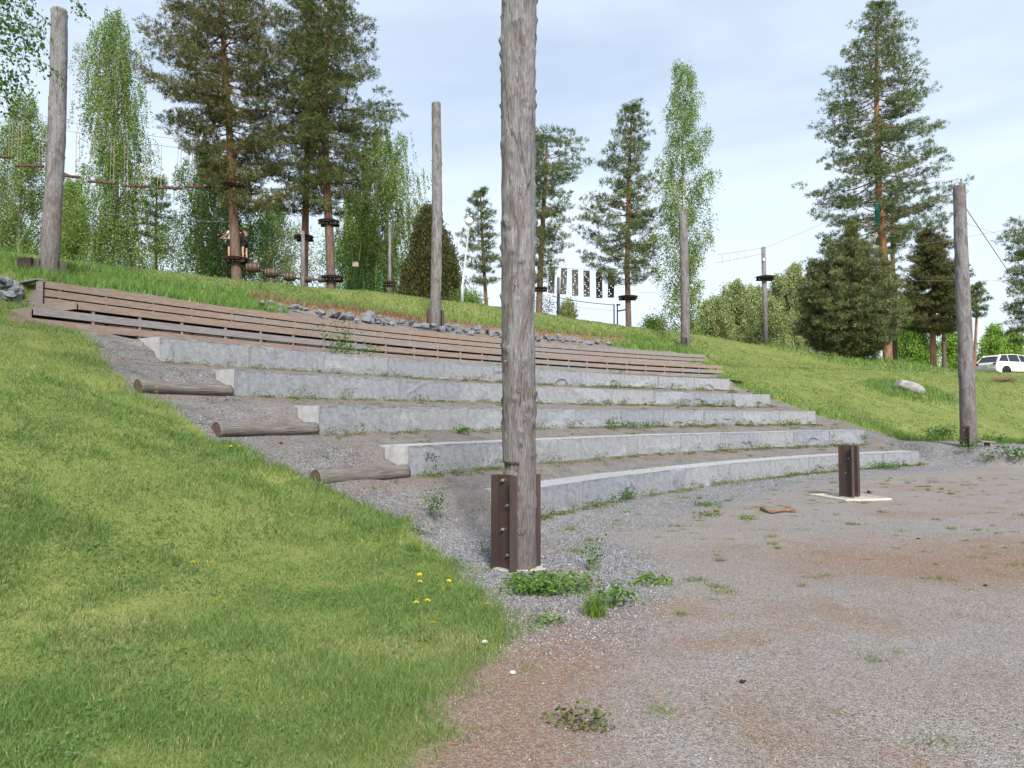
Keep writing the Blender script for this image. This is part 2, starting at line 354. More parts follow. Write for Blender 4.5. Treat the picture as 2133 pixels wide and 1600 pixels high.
def ground_mat():
    m, t, b = mat('ground_surface')
    v = coords(t, kind='Object')
    def at(n): return nd(t, 'ShaderNodeAttribute', attribute_name=n).outputs['Fac']
    lawn, coarse, needle = at('lawn'), at('coarse'), at('needle')
    def vor(s, rnd_=1.0): return nd(t, 'ShaderNodeTexVoronoi', {'Vector': v, 'Scale': s, 'Randomness': rnd_})
    vf, vc = vor(125), vor(46)
    sepf = nd(t, 'ShaderNodeSeparateColor', {0: vf.outputs['Color']}); sepc = nd(t, 'ShaderNodeSeparateColor', {0: vc.outputs['Color']})
    fine = ramp(t, sepf.outputs[0], [(0.0, (0.075, 0.067, 0.062)), (0.25, (0.190, 0.172, 0.154)), (0.5, (0.265, 0.242, 0.220)), (0.75, (0.325, 0.302, 0.278)), (0.95, (0.38, 0.362, 0.345)), (1.0, (0.50, 0.485, 0.47))])
    blue = ramp(t, sepc.outputs[0], [(0.0, (0.075, 0.076, 0.082)), (0.35, (0.155, 0.158, 0.172)), (0.7, (0.24, 0.245, 0.265)), (0.95, (0.36, 0.37, 0.39)), (1.0, (0.5, 0.5, 0.5))])
    blue = mixrgb(t, 1.0, blue, ramp(t, vc.outputs['Distance'], [(0.0, (1, 1, 1)), (0.6, (0.85,)*3), (0.9, (0.35,)*3)]), 'MULTIPLY')
    nn = noi(t, v, 1.1, 5, 0.65, 0.3)
    fine = mixrgb(t, ramp(t, nn, [(0.35, (0.0,)*3), (0.7, (0.35,)*3)]), fine, c4(0.19, 0.145, 0.115))
    fine = mixrgb(t, ramp(t, noi(t, v, 0.45, 3), [(0.4, (0,)*3), (0.65, (0.4,)*3)]), fine, mixrgb(t, 0.5, fine, c4(0.25, 0.25, 0.265)))
    g = mixrgb(t, coarse, fine, blue)
    dirty = ramp(t, noi(t, v, 3.0, 4, 0.6), [(0.3, (0.68, 0.65, 0.62)), (0.7, (0.93, 0.90, 0.88))])
    g = mixrgb(t, at('dirt'), g, mixrgb(t, 1.0, g, dirty, 'MULTIPLY'))
    # pine-needle litter
    lit = nd(t, 'ShaderNodeTexNoise', {'Vector': coords(t, (1, 0.35, 1)), 'Scale': 130.0, 'Detail': 3, 'Roughness': 0.7}).outputs['Fac']
    litc = ramp(t, lit, [(0.3, (0.10, 0.055, 0.034)), (0.5, (0.22, 0.130, 0.082)), (0.7, (0.33, 0.225, 0.155))])
    nf = nd(t, 'ShaderNodeMath', {0: needle, 1: ramp(t, noi(t, v, 38, 4, 0.7), [(0.38, (0,)*3), (0.56, (1,)*3)])}, operation='MULTIPLY').outputs[0]
    g = mixrgb(t, nf, g, litc)
    ms = noi(t, v, 7.5, 4, 0.7)
    g = mixrgb(t, ramp(t, ms, [(0.62, (0,)*3), (0.70, (0.55,)*3)]), g, c4(0.13, 0.16, 0.045))
    # soil and thatch below the grass
    gn = noi(t, v, 60, 4, 0.7)
    soil = ramp(t, gn, [(0.3, (0.06, 0.075, 0.024)), (0.5, (0.13, 0.155, 0.05)), (0.72, (0.27, 0.25, 0.12))])
    far = ramp(t, noi(t, coords(t, (1, 1, 1)), 0.6, 6, 0.7), [(0.3, (0.12, 0.17, 0.042)), (0.55, (0.19, 0.23, 0.06)), (0.75, (0.30, 0.28, 0.11))])
    soil = mixrgb(t, 0.55, soil, far)
    brown = ramp(t, gn, [(0.3, (0.10, 0.06, 0.035)), (0.7, (0.28, 0.18, 0.11))])
    soil = mixrgb(t, at('brown'), soil, brown)
    g = mixrgb(t, lawn, g, soil)
    t.links.new(g, b.inputs['Base Color']); b.inputs['Roughness'].default_value = 0.95; b.inputs['Specular IOR Level'].default_value = 0.1
    hh = mixrgb(t, coarse, vf.outputs['Distance'], vc.outputs['Distance'])
    bn = bump(t, b, hh, 0.7, 0.012); bn.invert = True
    return m
M_GROUND = ground_mat()

# ---------------------------------------------------------------- object helpers
def tag(o, label=None, cat=None, group=None, kind=None):
    if label: o['label'] = label
    if cat: o['category'] = cat
    if group: o['group'] = group
    if kind: o['kind'] = kind
    return o
def empty(name, loc, label, cat, group=None, rz=0.0):
    o = bpy.data.objects.new(name, None); COL.objects.link(o); o.location = loc; o.rotation_euler = (0, 0, rz); o.empty_display_size = 0.2
    return tag(o, label, cat, group)
def link(name, me, m=None, parent=None, loc=None, smooth=False):
    o = bpy.data.objects.new(name, me); COL.objects.link(o)
    if m is not None and not me.materials:
        for mm in (m if isinstance(m, (list, tuple)) else [m]): me.materials.append(mm)
    if parent: o.parent = parent
    if loc is not None: o.location = loc
    if smooth: me.polygons.foreach_set('use_smooth', [True]*len(me.polygons))
    return o
def np_mesh(name, V, Fc, cols=None, attr='col'):
    """V (n,3); Fc (m,k) faces with k = 3 or 4; cols (n,3) per-vertex colour"""
    V = np.ascontiguousarray(V, np.float32); Fc = np.ascontiguousarray(Fc, np.int32)
    me = bpy.data.meshes.new(name); n, (mm, k) = len(V), Fc.shape
    me.vertices.add(n); me.vertices.foreach_set('co', V.ravel())
    me.loops.add(mm*k); me.loops.foreach_set('vertex_index', Fc.ravel())
    me.polygons.add(mm); me.polygons.foreach_set('loop_start', np.arange(0, mm*k, k, dtype=np.int32))
    try: me.polygons.foreach_set('loop_total', np.full(mm, k, np.int32))
    except Exception: pass
    if cols is not None:
        a = me.attributes.new(attr, 'FLOAT_COLOR', 'POINT')
        c = np.ones((n, 4), np.float32); c[:, :3] = cols; a.data.foreach_set('color', c.ravel())
    me.update(calc_edges=True); me.validate()
    return me
class MB:
    """collects simple solids and links them as one mesh"""
    def __init__(s): s.v = []; s.f = []; s.mi = []
    def add(s, vs, fs, mi=0):
        n = len(s.v); s.v += [tuple(v) for v in vs]; s.f += [tuple(i+n for i in f) for f in fs]; s.mi += [mi]*len(fs); return s
    def box(s, c, size, rot=None, bev=0.0, mi=0):
        x, y, z = (q/2 for q in size)
        if bev > 0:
            bm = bmesh.new(); bmesh.ops.create_cube(bm, size=1.0)
            bmesh.ops.scale(bm, vec=size, verts=bm.verts)
            bmesh.ops.bevel(bm, geom=list(bm.edges), offset=min(bev, min(size)*0.4), segments=1, affect='EDGES')
            bm.verts.ensure_lookup_table(); vs = [v.co.copy() for v in bm.verts]; fs = [[v.index for v in f.verts] for f in bm.faces]; bm.free()
        else:
            vs = [Vector((a*x, b_*y, d*z)) for a in (-1, 1) for b_ in (-1, 1) for d in (-1, 1)]
            fs = [(0, 1, 3, 2), (4, 6, 7, 5), (0, 4, 5, 1), (2, 3, 7, 6), (0, 2, 6, 4), (1, 5, 7, 3)]
        if rot is not None: vs = [rot @ v for v in vs]
        c = Vector(c); return s.add([v+c for v in vs], fs, mi)
    def tube(s, pts, rad, n=8, cap=True, mi=0):
        pts = [Vector(p) for p in pts]; m = len(pts)
        if not isinstance(rad, (list, tuple)): rad = [rad]*m
        vs = []; fs = []; u = None
        for i, p in enumerate(pts):
            d = (pts[min(i+1, m-1)]-pts[max(i-1, 0)]).normalized()
            if u is None: u = d.orthogonal().normalized()
            u = (u-d*u.dot(d)).normalized(); w = d.cross(u)
            for j in range(n):
                a = 2*PI*j/n; vs.append(p+(u*math.cos(a)+w*math.sin(a))*rad[i])
        for i in range(m-1):
            for j in range(n):
                k = (j+1) % n; fs.append((i*n+j, i*n+k, (i+1)*n+k, (i+1)*n+j))
        if cap: fs += [tuple(range(n-1, -1, -1)), tuple((m-1)*n+j for j in range(n))]
        return s.add(vs, fs, mi)
    def lathe(s, prof, n=16, c=(0, 0, 0), rot=None, mi=0):
        vs = []; fs = []; m = len(prof); c = Vector(c)
        for r, z in prof:
            for j in range(n):
                a = 2*PI*j/n; v = Vector((r*math.cos(a), r*math.sin(a), z)); v = rot @ v if rot is not None else v; vs.append(v+c)
        for i in range(m-1):
            for j in range(n):
                k = (j+1) % n; fs.append((i*n+j, i*n+k, (i+1)*n+k, (i+1)*n+j))
        fs += [tuple(range(n-1, -1, -1)), tuple((m-1)*n+j for j in range(n))]
        return s.add(vs, fs, mi)
    def build(s, name, m, parent=None, loc=None, smooth=False):
        me = bpy.data.meshes.new(name); me.from_pydata(s.v, [], s.f); me.update()
        for mm in (m if isinstance(m, (list, tuple)) else [m]): me.materials.append(mm)
        if any(s.mi): me.polygons.foreach_set('material_index', s.mi)
        return link(name, me, None, parent, loc, smooth)
def copy_tree(o, parent=None):
    c = o.copy(); COL.objects.link(c); c.parent = parent
    for ch in o.children: copy_tree(ch, c)
    return c
def ordn(i): return ['first', 'second', 'third', 'fourth', 'fifth', 'sixth', 'seventh', 'eighth', 'ninth', 'tenth', 'eleventh', 'twelfth', 'thirteenth'][i]

# ---------------------------------------------------------------- ground
def build_ground():
    ts = np.concatenate([np.arange(-90, 84, 4.0), np.arange(84, 116, 0.45), np.arange(116, 122, 0.2), np.arange(122, 146, 0.3), np.arange(146, 153, 0.12), np.arange(153, 178, 0.25), np.arange(178, 270, 4.0)])
    rs = np.concatenate([[0.02, 4, 10, 16, 22, 26], np.arange(28, 37, 0.16), np.arange(37, 51.2, 0.085), np.arange(51.2, 58, 0.25), np.arange(58, 90, 1.5), [95, 105, 120, 150, 200, 300, 500, 900, 1800, 3500]])
    for k in range(1, 6):   # crisp steps
        rs = rs[(np.abs(rs-Rk(k)-0.5) > 0.03)]
    rs = np.sort(np.concatenate([rs, [Rk(k)+0.5-0.01 for k in range(1, 6)], [Rk(k)+0.5+0.001 for k in range(1, 6)]]))
    R, T = np.meshgrid(rs, ts, indexing='ij')
    X = CX+R*np.cos(np.radians(T)); Y = CY+R*np.sin(np.radians(T))
    Z = H(X, Y)
    nr, n_t = R.shape
    idx = np.arange(nr*n_t).reshape(nr, n_t)
    nx = np.roll(idx, -1, axis=1)
    Fc = np.stack([idx[:-1], idx[1:], nx[1:], nx[:-1]], -1).reshape(-1, 4)[:, ::1]
    V = np.stack([X, Y, Z], -1).reshape(-1, 3)
    s = lawn_s(X, Y)+(fbm(X, Y, 0, 2.5, 31)-0.5)*0.5
    lawn = sstep(-0.06, 0.06, s).ravel()
    co = coarse_m(X, Y).ravel()
    r, t = polar(X, Y)
    n1 = fbm(X, Y, 0, 0.9, 41, 4)
    edge = sstep(0.9, 0.1, np.abs(s-(-0.35)))*sstep(6.2, 5.2, Y)
    pt = sstep(0.53, 0.66, n1)*sstep(37.5, 35.5, r)*sstep(.35, .6, fbm(X, Y, 0, 4.5, 47, 3))
    pt2 = sstep(1.2, 0.0, np.hypot((X-5.2)/2.0, (Y-7.6)/1.0)-0.5+(n1-.5)*2)
    tr = sstep(0.45, 0.0, np.abs(((r-R1) % DR)-DR+0.3))*0.6*(r > 38.6)*(r < 45.2)*sstep(.4, .6, n1)
    needle = np.clip(np.maximum.reduce([edge*0.95, pt*0.6, pt2*0.9, tr]), 0, 1).ravel()
    brown = (sstep(50.1, 50.3, r)*sstep(51.1, 50.7, r)*sstep(121, 127, t)*sstep(143, 138, t)).ravel()
    dirt = (sstep(38.0, 38.8, r)*sstep(115, 117, t)*sstep(153, 151, t)).ravel()
    keep = lawn[Fc].mean(1) > 0.5
    for nm, sel, kind_l in (('lawn', keep, 'lawn'), ('gravel_ground', ~keep, 'gravel')):
        f = Fc[sel]; u, inv = np.unique(f, return_inverse=True)
        me = np_mesh(nm, V[u], inv.reshape(f.shape))
        for an, arr in (('lawn', lawn), ('coarse', co), ('needle', needle), ('brown', brown), ('dirt', dirt)):
            a = me.attributes.new(an, 'FLOAT', 'POINT'); a.data.foreach_set('value', arr[u].astype(np.float32))
        o = link(nm, me, M_GROUND, smooth=True); tag(o, kind='structure')
build_ground()

# ---------------------------------------------------------------- blades, leaves and stones as numpy batches
def pick(cols, n):
    c = np.array(cols, float); return c[rng.integers(0, len(c), n)]
def blades(pos, h, w, lean, col, segs=2):
    n = len(pos); a = rng.uniform(0, 2*PI, n); d = np.stack([np.cos(a), np.sin(a), 0*a], -1)
    la = rng.uniform(0, 2*PI, n); ld = np.stack([np.cos(la), np.sin(la), 0*la], -1)*(lean*h)[:, None]
    up = np.array([0, 0, 1.0])*h[:, None]; ww = d*(w/2)[:, None]
    if segs == 1:
        V = np.stack([pos-ww, pos+ww, pos+up+ld], 1).reshape(-1, 3); Fc = np.arange(3*n).reshape(n, 3)
        C = np.repeat(col, 3, 0)
    else:
        md = pos+up*0.55+ld*0.3
        V = np.stack([pos-ww, pos+ww, md-ww*0.8, md+ww*0.8, pos+up*0.95+ld], 1).reshape(-1, 3); b = np.arange(n)[:, None]*5
        Fc = np.concatenate([b+[0, 1, 3], b+[0, 3, 2], b+[2, 3, 4]], 0); C = np.repeat(col, 5, 0)
    return V, Fc, C
def cat(parts):
    V, Fc, C, n = [], [], [], 0
    for v, f, c in parts: V.append(v); Fc.append(f+n); C.append(c); n += len(v)
    return np.concatenate(V), np.concatenate(Fc), np.concatenate(C)
def frustum(y0, y1, dens, x0=-0.76, x1=0.76):
    n = int(dens*(x1-x0)*(y1*y1-y0*y0)/2)
    Y = np.sqrt(rng.uniform(y0*y0, y1*y1, n)); X = Y*rng.uniform(x0, x1, n); return X, Y

def grass():
    near, lawnp = [], []
    for (y0, y1, dens, sg) in ((2.4, 4.2, 12000, 2), (4.2, 6.5, 8000, 2), (6.5, 10, 3600, 2), (10, 16, 1500, 1), (16, 26, 640, 1), (26, 38, 240, 1), (38, 62, 80, 1)):
        X, Y = frustum(y0, y1, dens)
        s = lawn_s(X, Y)+(fbm(X, Y, 0, 2.5, 31)-0.5)*0.5+rng.normal(0, 0.09, len(X))
        r, t = polar(X, Y)
        k = (s > 0)
        if y0 >= 16: k &= (r < 58)
        bare = fbm(X, Y, 0, 1.7, 51, 3); bald = (bare > 0.64) & (rng.random(len(X)) < 0.55)
        k &= ~bald
        brown = (r > 50.1) & (r < 51.0) & (t > 122) & (t < 142)
        k &= ~(brown & (rng.random(len(X)) < 0.35))
        X, Y, s, r, t, bare, brown = (q[k] for q in (X, Y, s, r, t, bare, brown))
        Z = H(X, Y)
        n = len(X)
        edge = np.exp(-np.maximum(s, 0)/0.5)
        clump = fbm(X, Y, 0, 3.2, 61, 2)
        tall = 0.028+0.034*sstep(0.35, 0.7, clump)
        tall = tall+0.055*edge*(r > 38.5)*(t > 145)+0.015*edge
        tall = tall+0.13*sstep(52.6, 50.6, r)*(r > 48.6)*sstep(116, 119, t)+0.05*sstep(54.5, 52.5, r)*(r > 48.6)*sstep(112, 118, t)
        tall = tall+0.25*np.exp(-np.maximum(s, 0)/0.9)*(t < 121)*(r > 36)*(r < 50)
        rockp = G_ROCK; dd = np.hypot((X-rockp[0])/1.9, (Y-rockp[1])/1.5)
        tall = tall+0.30*sstep(1.3, 0.6, dd)
        bp = G_BUSH; dd = np.hypot((X-bp[0])/6.5, (Y-bp[1])/3.6); tall = tall+0.22*sstep(1.15, 0.8, dd)
        h = tall*rng.uniform(0.6, 1.35, n)
        w = np.maximum(0.0032, Y*0.00075)*rng.uniform(0.7, 1.3, n)
        if y0 >= 16: w *= 1.4
        mix = fbm(X, Y, 0, 0.8, 71, 3); m2 = fbm(X, Y, 0, 4.0, 81, 2)
        g1 = np.array([0.140, 0.240, 0.058]); g2 = np.array([0.215, 0.305, 0.088]); st = np.array([0.42, 0.38, 0.20]); dk = np.array([0.10, 0.17, 0.045])
        f = np.clip((mix-0.32)*1.2+(m2-0.5)*1.5+0.2, 0, 1)[:, None]
        c = g1*(1-f)+g2*f
        c = np.where((rng.random(n) < 0.24)[:, None], dk, c)
        pst = 0.14+0.45*sstep(0.52, 0.68, bare*0.45+mix*0.55)
        pst = np.where((r > 48.6) & (r < 52.0) & (t > 118), 0.06, pst)
        pst = np.where((r > 52.2), pst+0.10, pst)
        straw = rng.random(n) < pst
        c = np.where(straw[:, None], st*rng.uniform(0.7, 1.15, n)[:, None], c)
        lush = ((tall > 0.12))[:, None]
        c = np.where(lush & ~straw[:, None], np.array([0.15, 0.26, 0.06])*rng.uniform(0.8, 1.35, n)[:, None], c)
        c = np.where(brown[:, None], pick([[0.30, 0.20, 0.12], [0.20, 0.12, 0.07], [0.36, 0.27, 0.15]], n), c)
        c = c*rng.uniform(0.75, 1.25, n)[:, None]
        h = np.where(straw, h*0.7, h)
        near.append(blades(np.stack([X, Y, Z-0.004], -1), h, w, rng.uniform(0.15, 1.1, n), c, sg))
    X, Y = frustum(2.6, 9, 330, -0.76, 0.1); k = (lawn_s(X, Y) > 0.15) & (fbm(X, Y, 0, 1.9, 91, 3) > rng.uniform(.42, .62, len(X))); X, Y = X[k], Y[k]; n = len(X)
    c = np.stack([X, Y, H(X, Y)+rng.uniform(.012, .04, n)], -1); ctr = np.repeat(c, 3, 0)+rng.normal(0, .008, (3*n, 3)); d = rng.normal(0, 1, (3*n, 3)); d[:, 2] *= .35; d /= np.linalg.norm(d, axis=1)[:, None]
    q = np.cross(d, np.array([0, 0, 1.0])+rng.normal(0, .3, d.shape)); q /= np.linalg.norm(q, axis=1)[:, None]; s_ = rng.uniform(.008, .016, (3*n, 1))
    v4 = np.stack([ctr-d*s_*.7, ctr+q*s_*.6, ctr+d*s_, ctr-q*s_*.6], 1).reshape(-1, 3); i4 = np.arange(3*n)[:, None]*4
    cc = np.repeat(np.array([[.12, .22, .06]])*rng.uniform(.7, 1.4, (3*n, 1)), 4, 0)
    near.append((v4, np.concatenate([i4+[0, 1, 2], i4+[0, 2, 3]], 0), cc))
    V, Fc, C = cat(near)
    o = link('grass', np_mesh('grass', V, Fc, C), M_GRASS); tag(o, kind='stuff')
    # tufts scattered over the gravel and moss cushions
    parts = []
    X, Y = frustum(2.6, 18, 3.6); s = lawn_s(X, Y); r, t = polar(X, Y); k = (s < -0.2) & ((r < 38) | (rng.random(len(X)) < 0.5)); X, Y, s, r = X[k], Y[k], s[k], r[k]
    for x, y in zip(X, Y):
        m = rng.integers(18, 70); rad = rng.uniform(0.02, 0.085)
        px_ = rng.normal(0, rad, m)+x; py_ = rng.normal(0, rad*0.7, m)+y
        hh = rng.uniform(0.008, 0.022, m)*(1+1.8*(rng.random() < 0.25)); pos = np.stack([px_, py_, H(px_, py_)-0.002], -1)
        base = np.array([[0.20, 0.24, 0.06], [0.13, 0.19, 0.045], [0.24, 0.24, 0.08]][rng.integers(0, 3)])
        parts.append(blades(pos, hh, np.full(m, max(0.005, y*0.0009)), rng.uniform(0.4, 1.5, m), base*rng.uniform(0.7, 1.2, m)[:, None], 1))
    V, Fc, C = cat(parts); o = link('moss_tufts', np_mesh('moss_tufts', V, Fc, C), M_GRASS); tag(o, kind='stuff')

G_ROCK = G(1893, 817); G_BUSH = P(1775, 742, 42.0)

def stones():
    def octs(X, Y, size, cols, flat=0.6):
        n = len(X); Z = H(X, Y)
        base = np.array([[1, 0, 0], [0, 1, 0], [-1, 0, 0], [0, -1, 0], [0, 0, 1], [0, 0, -1]], float)
        v = base[None]*rng.uniform(0.6, 1.3, (n, 6, 3)); v[..., 2] *= flat
        a = rng.uniform(0, 2*PI, n); ca, sa = np.cos(a)[:, None], np.sin(a)[:, None]
        x = v[..., 0]*ca-v[..., 1]*sa; y = v[..., 0]*sa+v[..., 1]*ca; v[..., 0], v[..., 1] = x, y
        tl = rng.uniform(-.5, .5, (n, 1)); v[..., 2] += x*tl
        v *= size[:, None, None]; v += np.stack([X, Y, Z+size*0.2], -1)[:, None, :]
        f = np.array([[0, 1, 4], [1, 2, 4], [2, 3, 4], [3, 0, 4], [1, 0, 5], [2, 1, 5], [3, 2, 5], [0, 3, 5]])
        Fc = (np.arange(n)[:, None, None]*6+f[None]).reshape(-1, 3)
        return v.reshape(-1, 3), Fc, np.repeat(cols, 6, 0)
    parts = []
    for y0, y1, dens, s0, s1 in ((4.0, 7.5, 3400, 0.004, 0.012), (7.5, 11, 1500, 0.005, 0.013), (11, 17, 300, 0.006, 0.015), (17, 27, 60, 0.009, 0.02)):
        X, Y = frustum(y0, y1, dens); k = (lawn_s(X, Y) < 0.05) & (coarse_m(X, Y) > rng.uniform(0.2, 0.9, len(X))); X, Y = X[k], Y[k]; n = len(X)
        sz = rng.uniform(s0, s1, n)*np.where(rng.random(n) < 0.04, 1.7, 1)
        c = pick([[0.11, 0.112, 0.124], [0.15, 0.154, 0.168], [0.21, 0.215, 0.23], [0.26, 0.265, 0.28], [0.21, 0.19, 0.175], [0.33, 0.33, 0.335]], n)*rng.uniform(0.8, 1.2, n)[:, None]
        rr_, tt_ = polar(X, Y); c = c*(1-0.08*((rr_ > 38.3))[:, None])
        parts.append(octs(X, Y, sz, c))
    V, Fc, C = cat(parts); tag(link('crushed_stone', np_mesh('crushed_stone', V, Fc, C), M_ATTR), kind='stuff')
    parts = []
    for y0, y1, dens, s0, s1 in ((2.6, 4.5, 6500, 0.0014, 0.0038), (4.5, 7, 2800, 0.0018, 0.0045), (7, 11, 700, 0.0025, 0.006)):
        X, Y = frustum(y0, y1, dens, -0.35, 0.76); k = lawn_s(X, Y) < 0.0; X, Y = X[k], Y[k]; n = len(X)
        sz = rng.uniform(s0, s1, n)*np.where(rng.random(n) < 0.012, 2.6, 1)
        c = pick([[0.19, 0.183, 0.178], [0.25, 0.243, 0.238], [0.31, 0.30, 0.292], [0.23, 0.195, 0.172], [0.12, 0.115, 0.11], [0.36, 0.35, 0.34], [0.24, 0.175, 0.145], [0.20, 0.193, 0.19]], n)*rng.uniform(0.8, 1.2, n)[:, None]
        parts.append(octs(X, Y, sz, c))
    V, Fc, C = cat(parts); tag(link('fine_grit', np_mesh('fine_grit', V, Fc, C), M_ATTR), kind='stuff')
    # fallen needles
    parts = []
    for y0, y1, dens in ((2.6, 5, 1700), (5, 9, 700), (9, 15, 160)):
        X, Y = frustum(y0, y1, dens, -0.4, 0.76); s = lawn_s(X, Y); n1 = fbm(X, Y, 0, 0.9, 41, 4)
        p = sstep(0.48, 0.62, n1)+sstep(1.0, 0.0, np.abs(s+0.35))*sstep(6.2, 5.2, Y)*1.2+0.06+sstep(1.2, 0, np.hypot((X-5.2)/2.0, (Y-7.6)/1.0)-0.5)
        k = (s < 0.1) & (rng.random(len(X)) < p); X, Y = X[k], Y[k]; n = len(X)
        a = rng.uniform(0, 2*PI, n); L_ = rng.uniform(0.012, 0.03, n); w = np.maximum(0.0012, Y*0.00028)
        d = np.stack([np.cos(a)*L_, np.sin(a)*L_, rng.uniform(0, 0.006, n)], -1); q = np.stack([-np.sin(a)*w, np.cos(a)*w, 0*a], -1)
        p0 = np.stack([X, Y, H(X, Y)+0.006], -1)
        Vv = np.stack([p0-d, p0+q, p0+d, p0-q], 1).reshape(-1, 3); Fq = np.arange(4*n).reshape(n, 4)
        c = pick([[0.30, 0.13, 0.07], [0.40, 0.22, 0.12], [0.22, 0.10, 0.06], [0.48, 0.36, 0.22]], n)*rng.uniform(0.8, 1.2, n)[:, None]
        parts.append((Vv, Fq, np.repeat(c, 4, 0)))
    V, Fc, C = cat(parts); tag(link('needle_litter', np_mesh('needle_litter', V, Fc, C), M_ATTR), kind='stuff')
grass(); stones()

# ---------------------------------------------------------------- granite rows
def granite_rows():
    rown = {1: 'top granite row', 2: 'second highest granite row', 3: 'middle granite row', 4: 'second lowest granite row', 5: 'lowest granite row'}
    for k in range(1, 6):
        span = LA[k]-RA[k]; n = round(math.radians(span)*Rk(k)/2.03)
        for i in range(n):
            a0 = LA[k]-span*i/n; a1 = LA[k]-span*(i+1)/n; am = (a0+a1)/2; hf = math.radians(a0-a1)/2
            R = Rk(k)*math.cos(hf)+rnd.uniform(-.014, .014); Lh = Rk(k)*math.sin(hf)-0.013; Lb = Lh*(R+0.62)/R
            sd_ = k*50+i
            nx, nz = 72, 16
            xs = np.linspace(-Lh, Lh, nx+1); zs = np.concatenate([[0, -0.012, -0.028], np.linspace(-0.06, -BH-0.16, nz-2)])
            XX, ZZ = np.meshgrid(xs, zs, indexing='ij')
            pl = np.full(XX.shape, 9.0)
            for q in range(7):
                x0, z0 = rnd.uniform(-Lh, Lh), rnd.uniform(-0.45, -0.05); ax, az = rnd.uniform(-.14, .14), rnd.uniform(-.34, .22)
                pl = np.minimum(pl, 0.035+rnd.uniform(0, 0.03)+1.5*ax*(XX-x0)+1.3*az*(ZZ-z0))
            pl = np.clip(pl, -0.02, 0.085)
            if rnd.random() < 0.3:     # a conchoidal scoop low on the face
                x0, z0, rr = rnd.uniform(-Lh*.8, Lh*.8), -0.48, rnd.uniform(0.16, 0.34)
                wn = (fbm(XX, ZZ, sd_*2.1, 5, 3, 3)-0.5)*0.9
                pl = pl-0.055*sstep(1.0, 0.86, np.hypot((XX-x0)/rr*0.7, (ZZ-z0)/(rr*.9))+wn)*(0.4+0.6*np.clip(-ZZ/0.45, 0, 1))
            pl = pl+(0.5-np.abs(fbm(XX+ZZ*.6, ZZ*.7, sd_*3.3, 4.5, 1, 5)-0.5)*2)*0.020+(fbm(XX, ZZ, sd_*7.3, 22, 2, 3)-0.5)*0.024
            wtop = np.clip((-ZZ-0.004-0.05*sstep(.4, .8, noise(XX, 0, sd_, 6, 3)))/0.025, 0, 1); wend = np.clip((Lh-np.abs(XX)-0.002)/(0.022+0.03*noise(ZZ, 0, sd_, 9, 4)), 0, 1)
            Yf = -(pl*wtop*wend)-0.004*wtop
            V = np.stack([XX, Yf, ZZ], -1).reshape(-1, 3).tolist(); idx = np.arange((nx+1)*(nz+1)).reshape(nx+1, nz+1); ncol = nz+1
            fs = [(int(idx[a, b]), int(idx[a, b+1]), int(idx[a+1, b+1]), int(idx[a+1, b])) for a in range(nx) for b in range(nz)]
            mi = [0]*len(fs); zb = float(zs[-1])
            o0 = len(V); V += [(-Lb, 0.62, 0), (Lb, 0.62, 0), (-Lb, 0.62, zb), (Lb, 0.62, zb)]
            top = [int(idx[a, 0]) for a in range(nx+1)]; fs.append(tuple(top+[o0+1, o0])); mi.append(1)
            lf = [int(idx[0, b]) for b in range(ncol)]; fs.append(tuple([o0, o0+2]+lf[::-1])); mi.append(1)
            rg = [int(idx[nx, b]) for b in range(ncol)]; fs.append(tuple(rg+[o0+3, o0+1])); mi.append(1)
            fs.append((o0, o0+1, o0+3, o0+2)); mi.append(1)
            me = bpy.data.meshes.new('granite_block'); me.from_pydata(V, [], fs); me.materials.append(M_SPLIT); me.materials.append(M_SAWN); me.polygons.foreach_set('material_index', mi)
            me.update()
            o = link('granite_block', me)
            o.location = pol(R, am, Zk(k)+(rnd.uniform(-.004, .004))); o.rotation_euler = (0, 0, math.radians(am-90))
            pos = ('leftmost' if i == 0 else 'rightmost' if i == n-1 else ordn(i)+' from the left' if i <= n/2 else ordn(n-1-i)+' from the right')
            tag(o, 'rough grey granite block, %s in the %s' % (pos, rown[k]), 'granite block', 'granite blocks of the %s' % rown[k])
granite_rows()

# ---------------------------------------------------------------- wooden rows
def arc_board(R, th, a0, a1, zt, hh, name, parent, loc, wob=0.0):
    """a board bent along the ring, its outer face at radius R; local coordinates run along the board"""
    n = max(2, int(abs(a0-a1)/0.7)+1); am = (a0+a1)/2; cz = math.radians(am-90)
    org = pol(R, am, 0); rot = Matrix.Rotation(-cz, 3, 'Z'); v = []; fs = []
    for i in range(n+1):
        a = a0+(a1-a0)*i/n
        for (rr, z) in ((R, zt), (R, zt-hh), (R+th, zt-hh), (R+th, zt)):
            q = rot @ (pol(rr, a, z)-Vector((org.x, org.y, 0))); v.append((q.x, q.y, z-zt))
    for i in range(n):
        for j in range(4):
            k = (j+1) % 4; fs.append((i*4+j, i*4+k, i*4+4+k, i*4+4+j))
    fs += [(0, 3, 2, 1), (n*4, n*4+1, n*4+2, n*4+3)]
    me = bpy.data.meshes.new(name); me.from_pydata(v, [], fs); me.update()
    o = link(name, me, M_BOARD, parent); o.location = Vector((org.x, org.y, zt))-Vector(loc); o.rotation_euler = (0, 0, cz)
    return o
def px_ang(px, r):
    x, y = onr(px, r); return math.degrees(math.atan2(y-CY, x-CX)) % 360
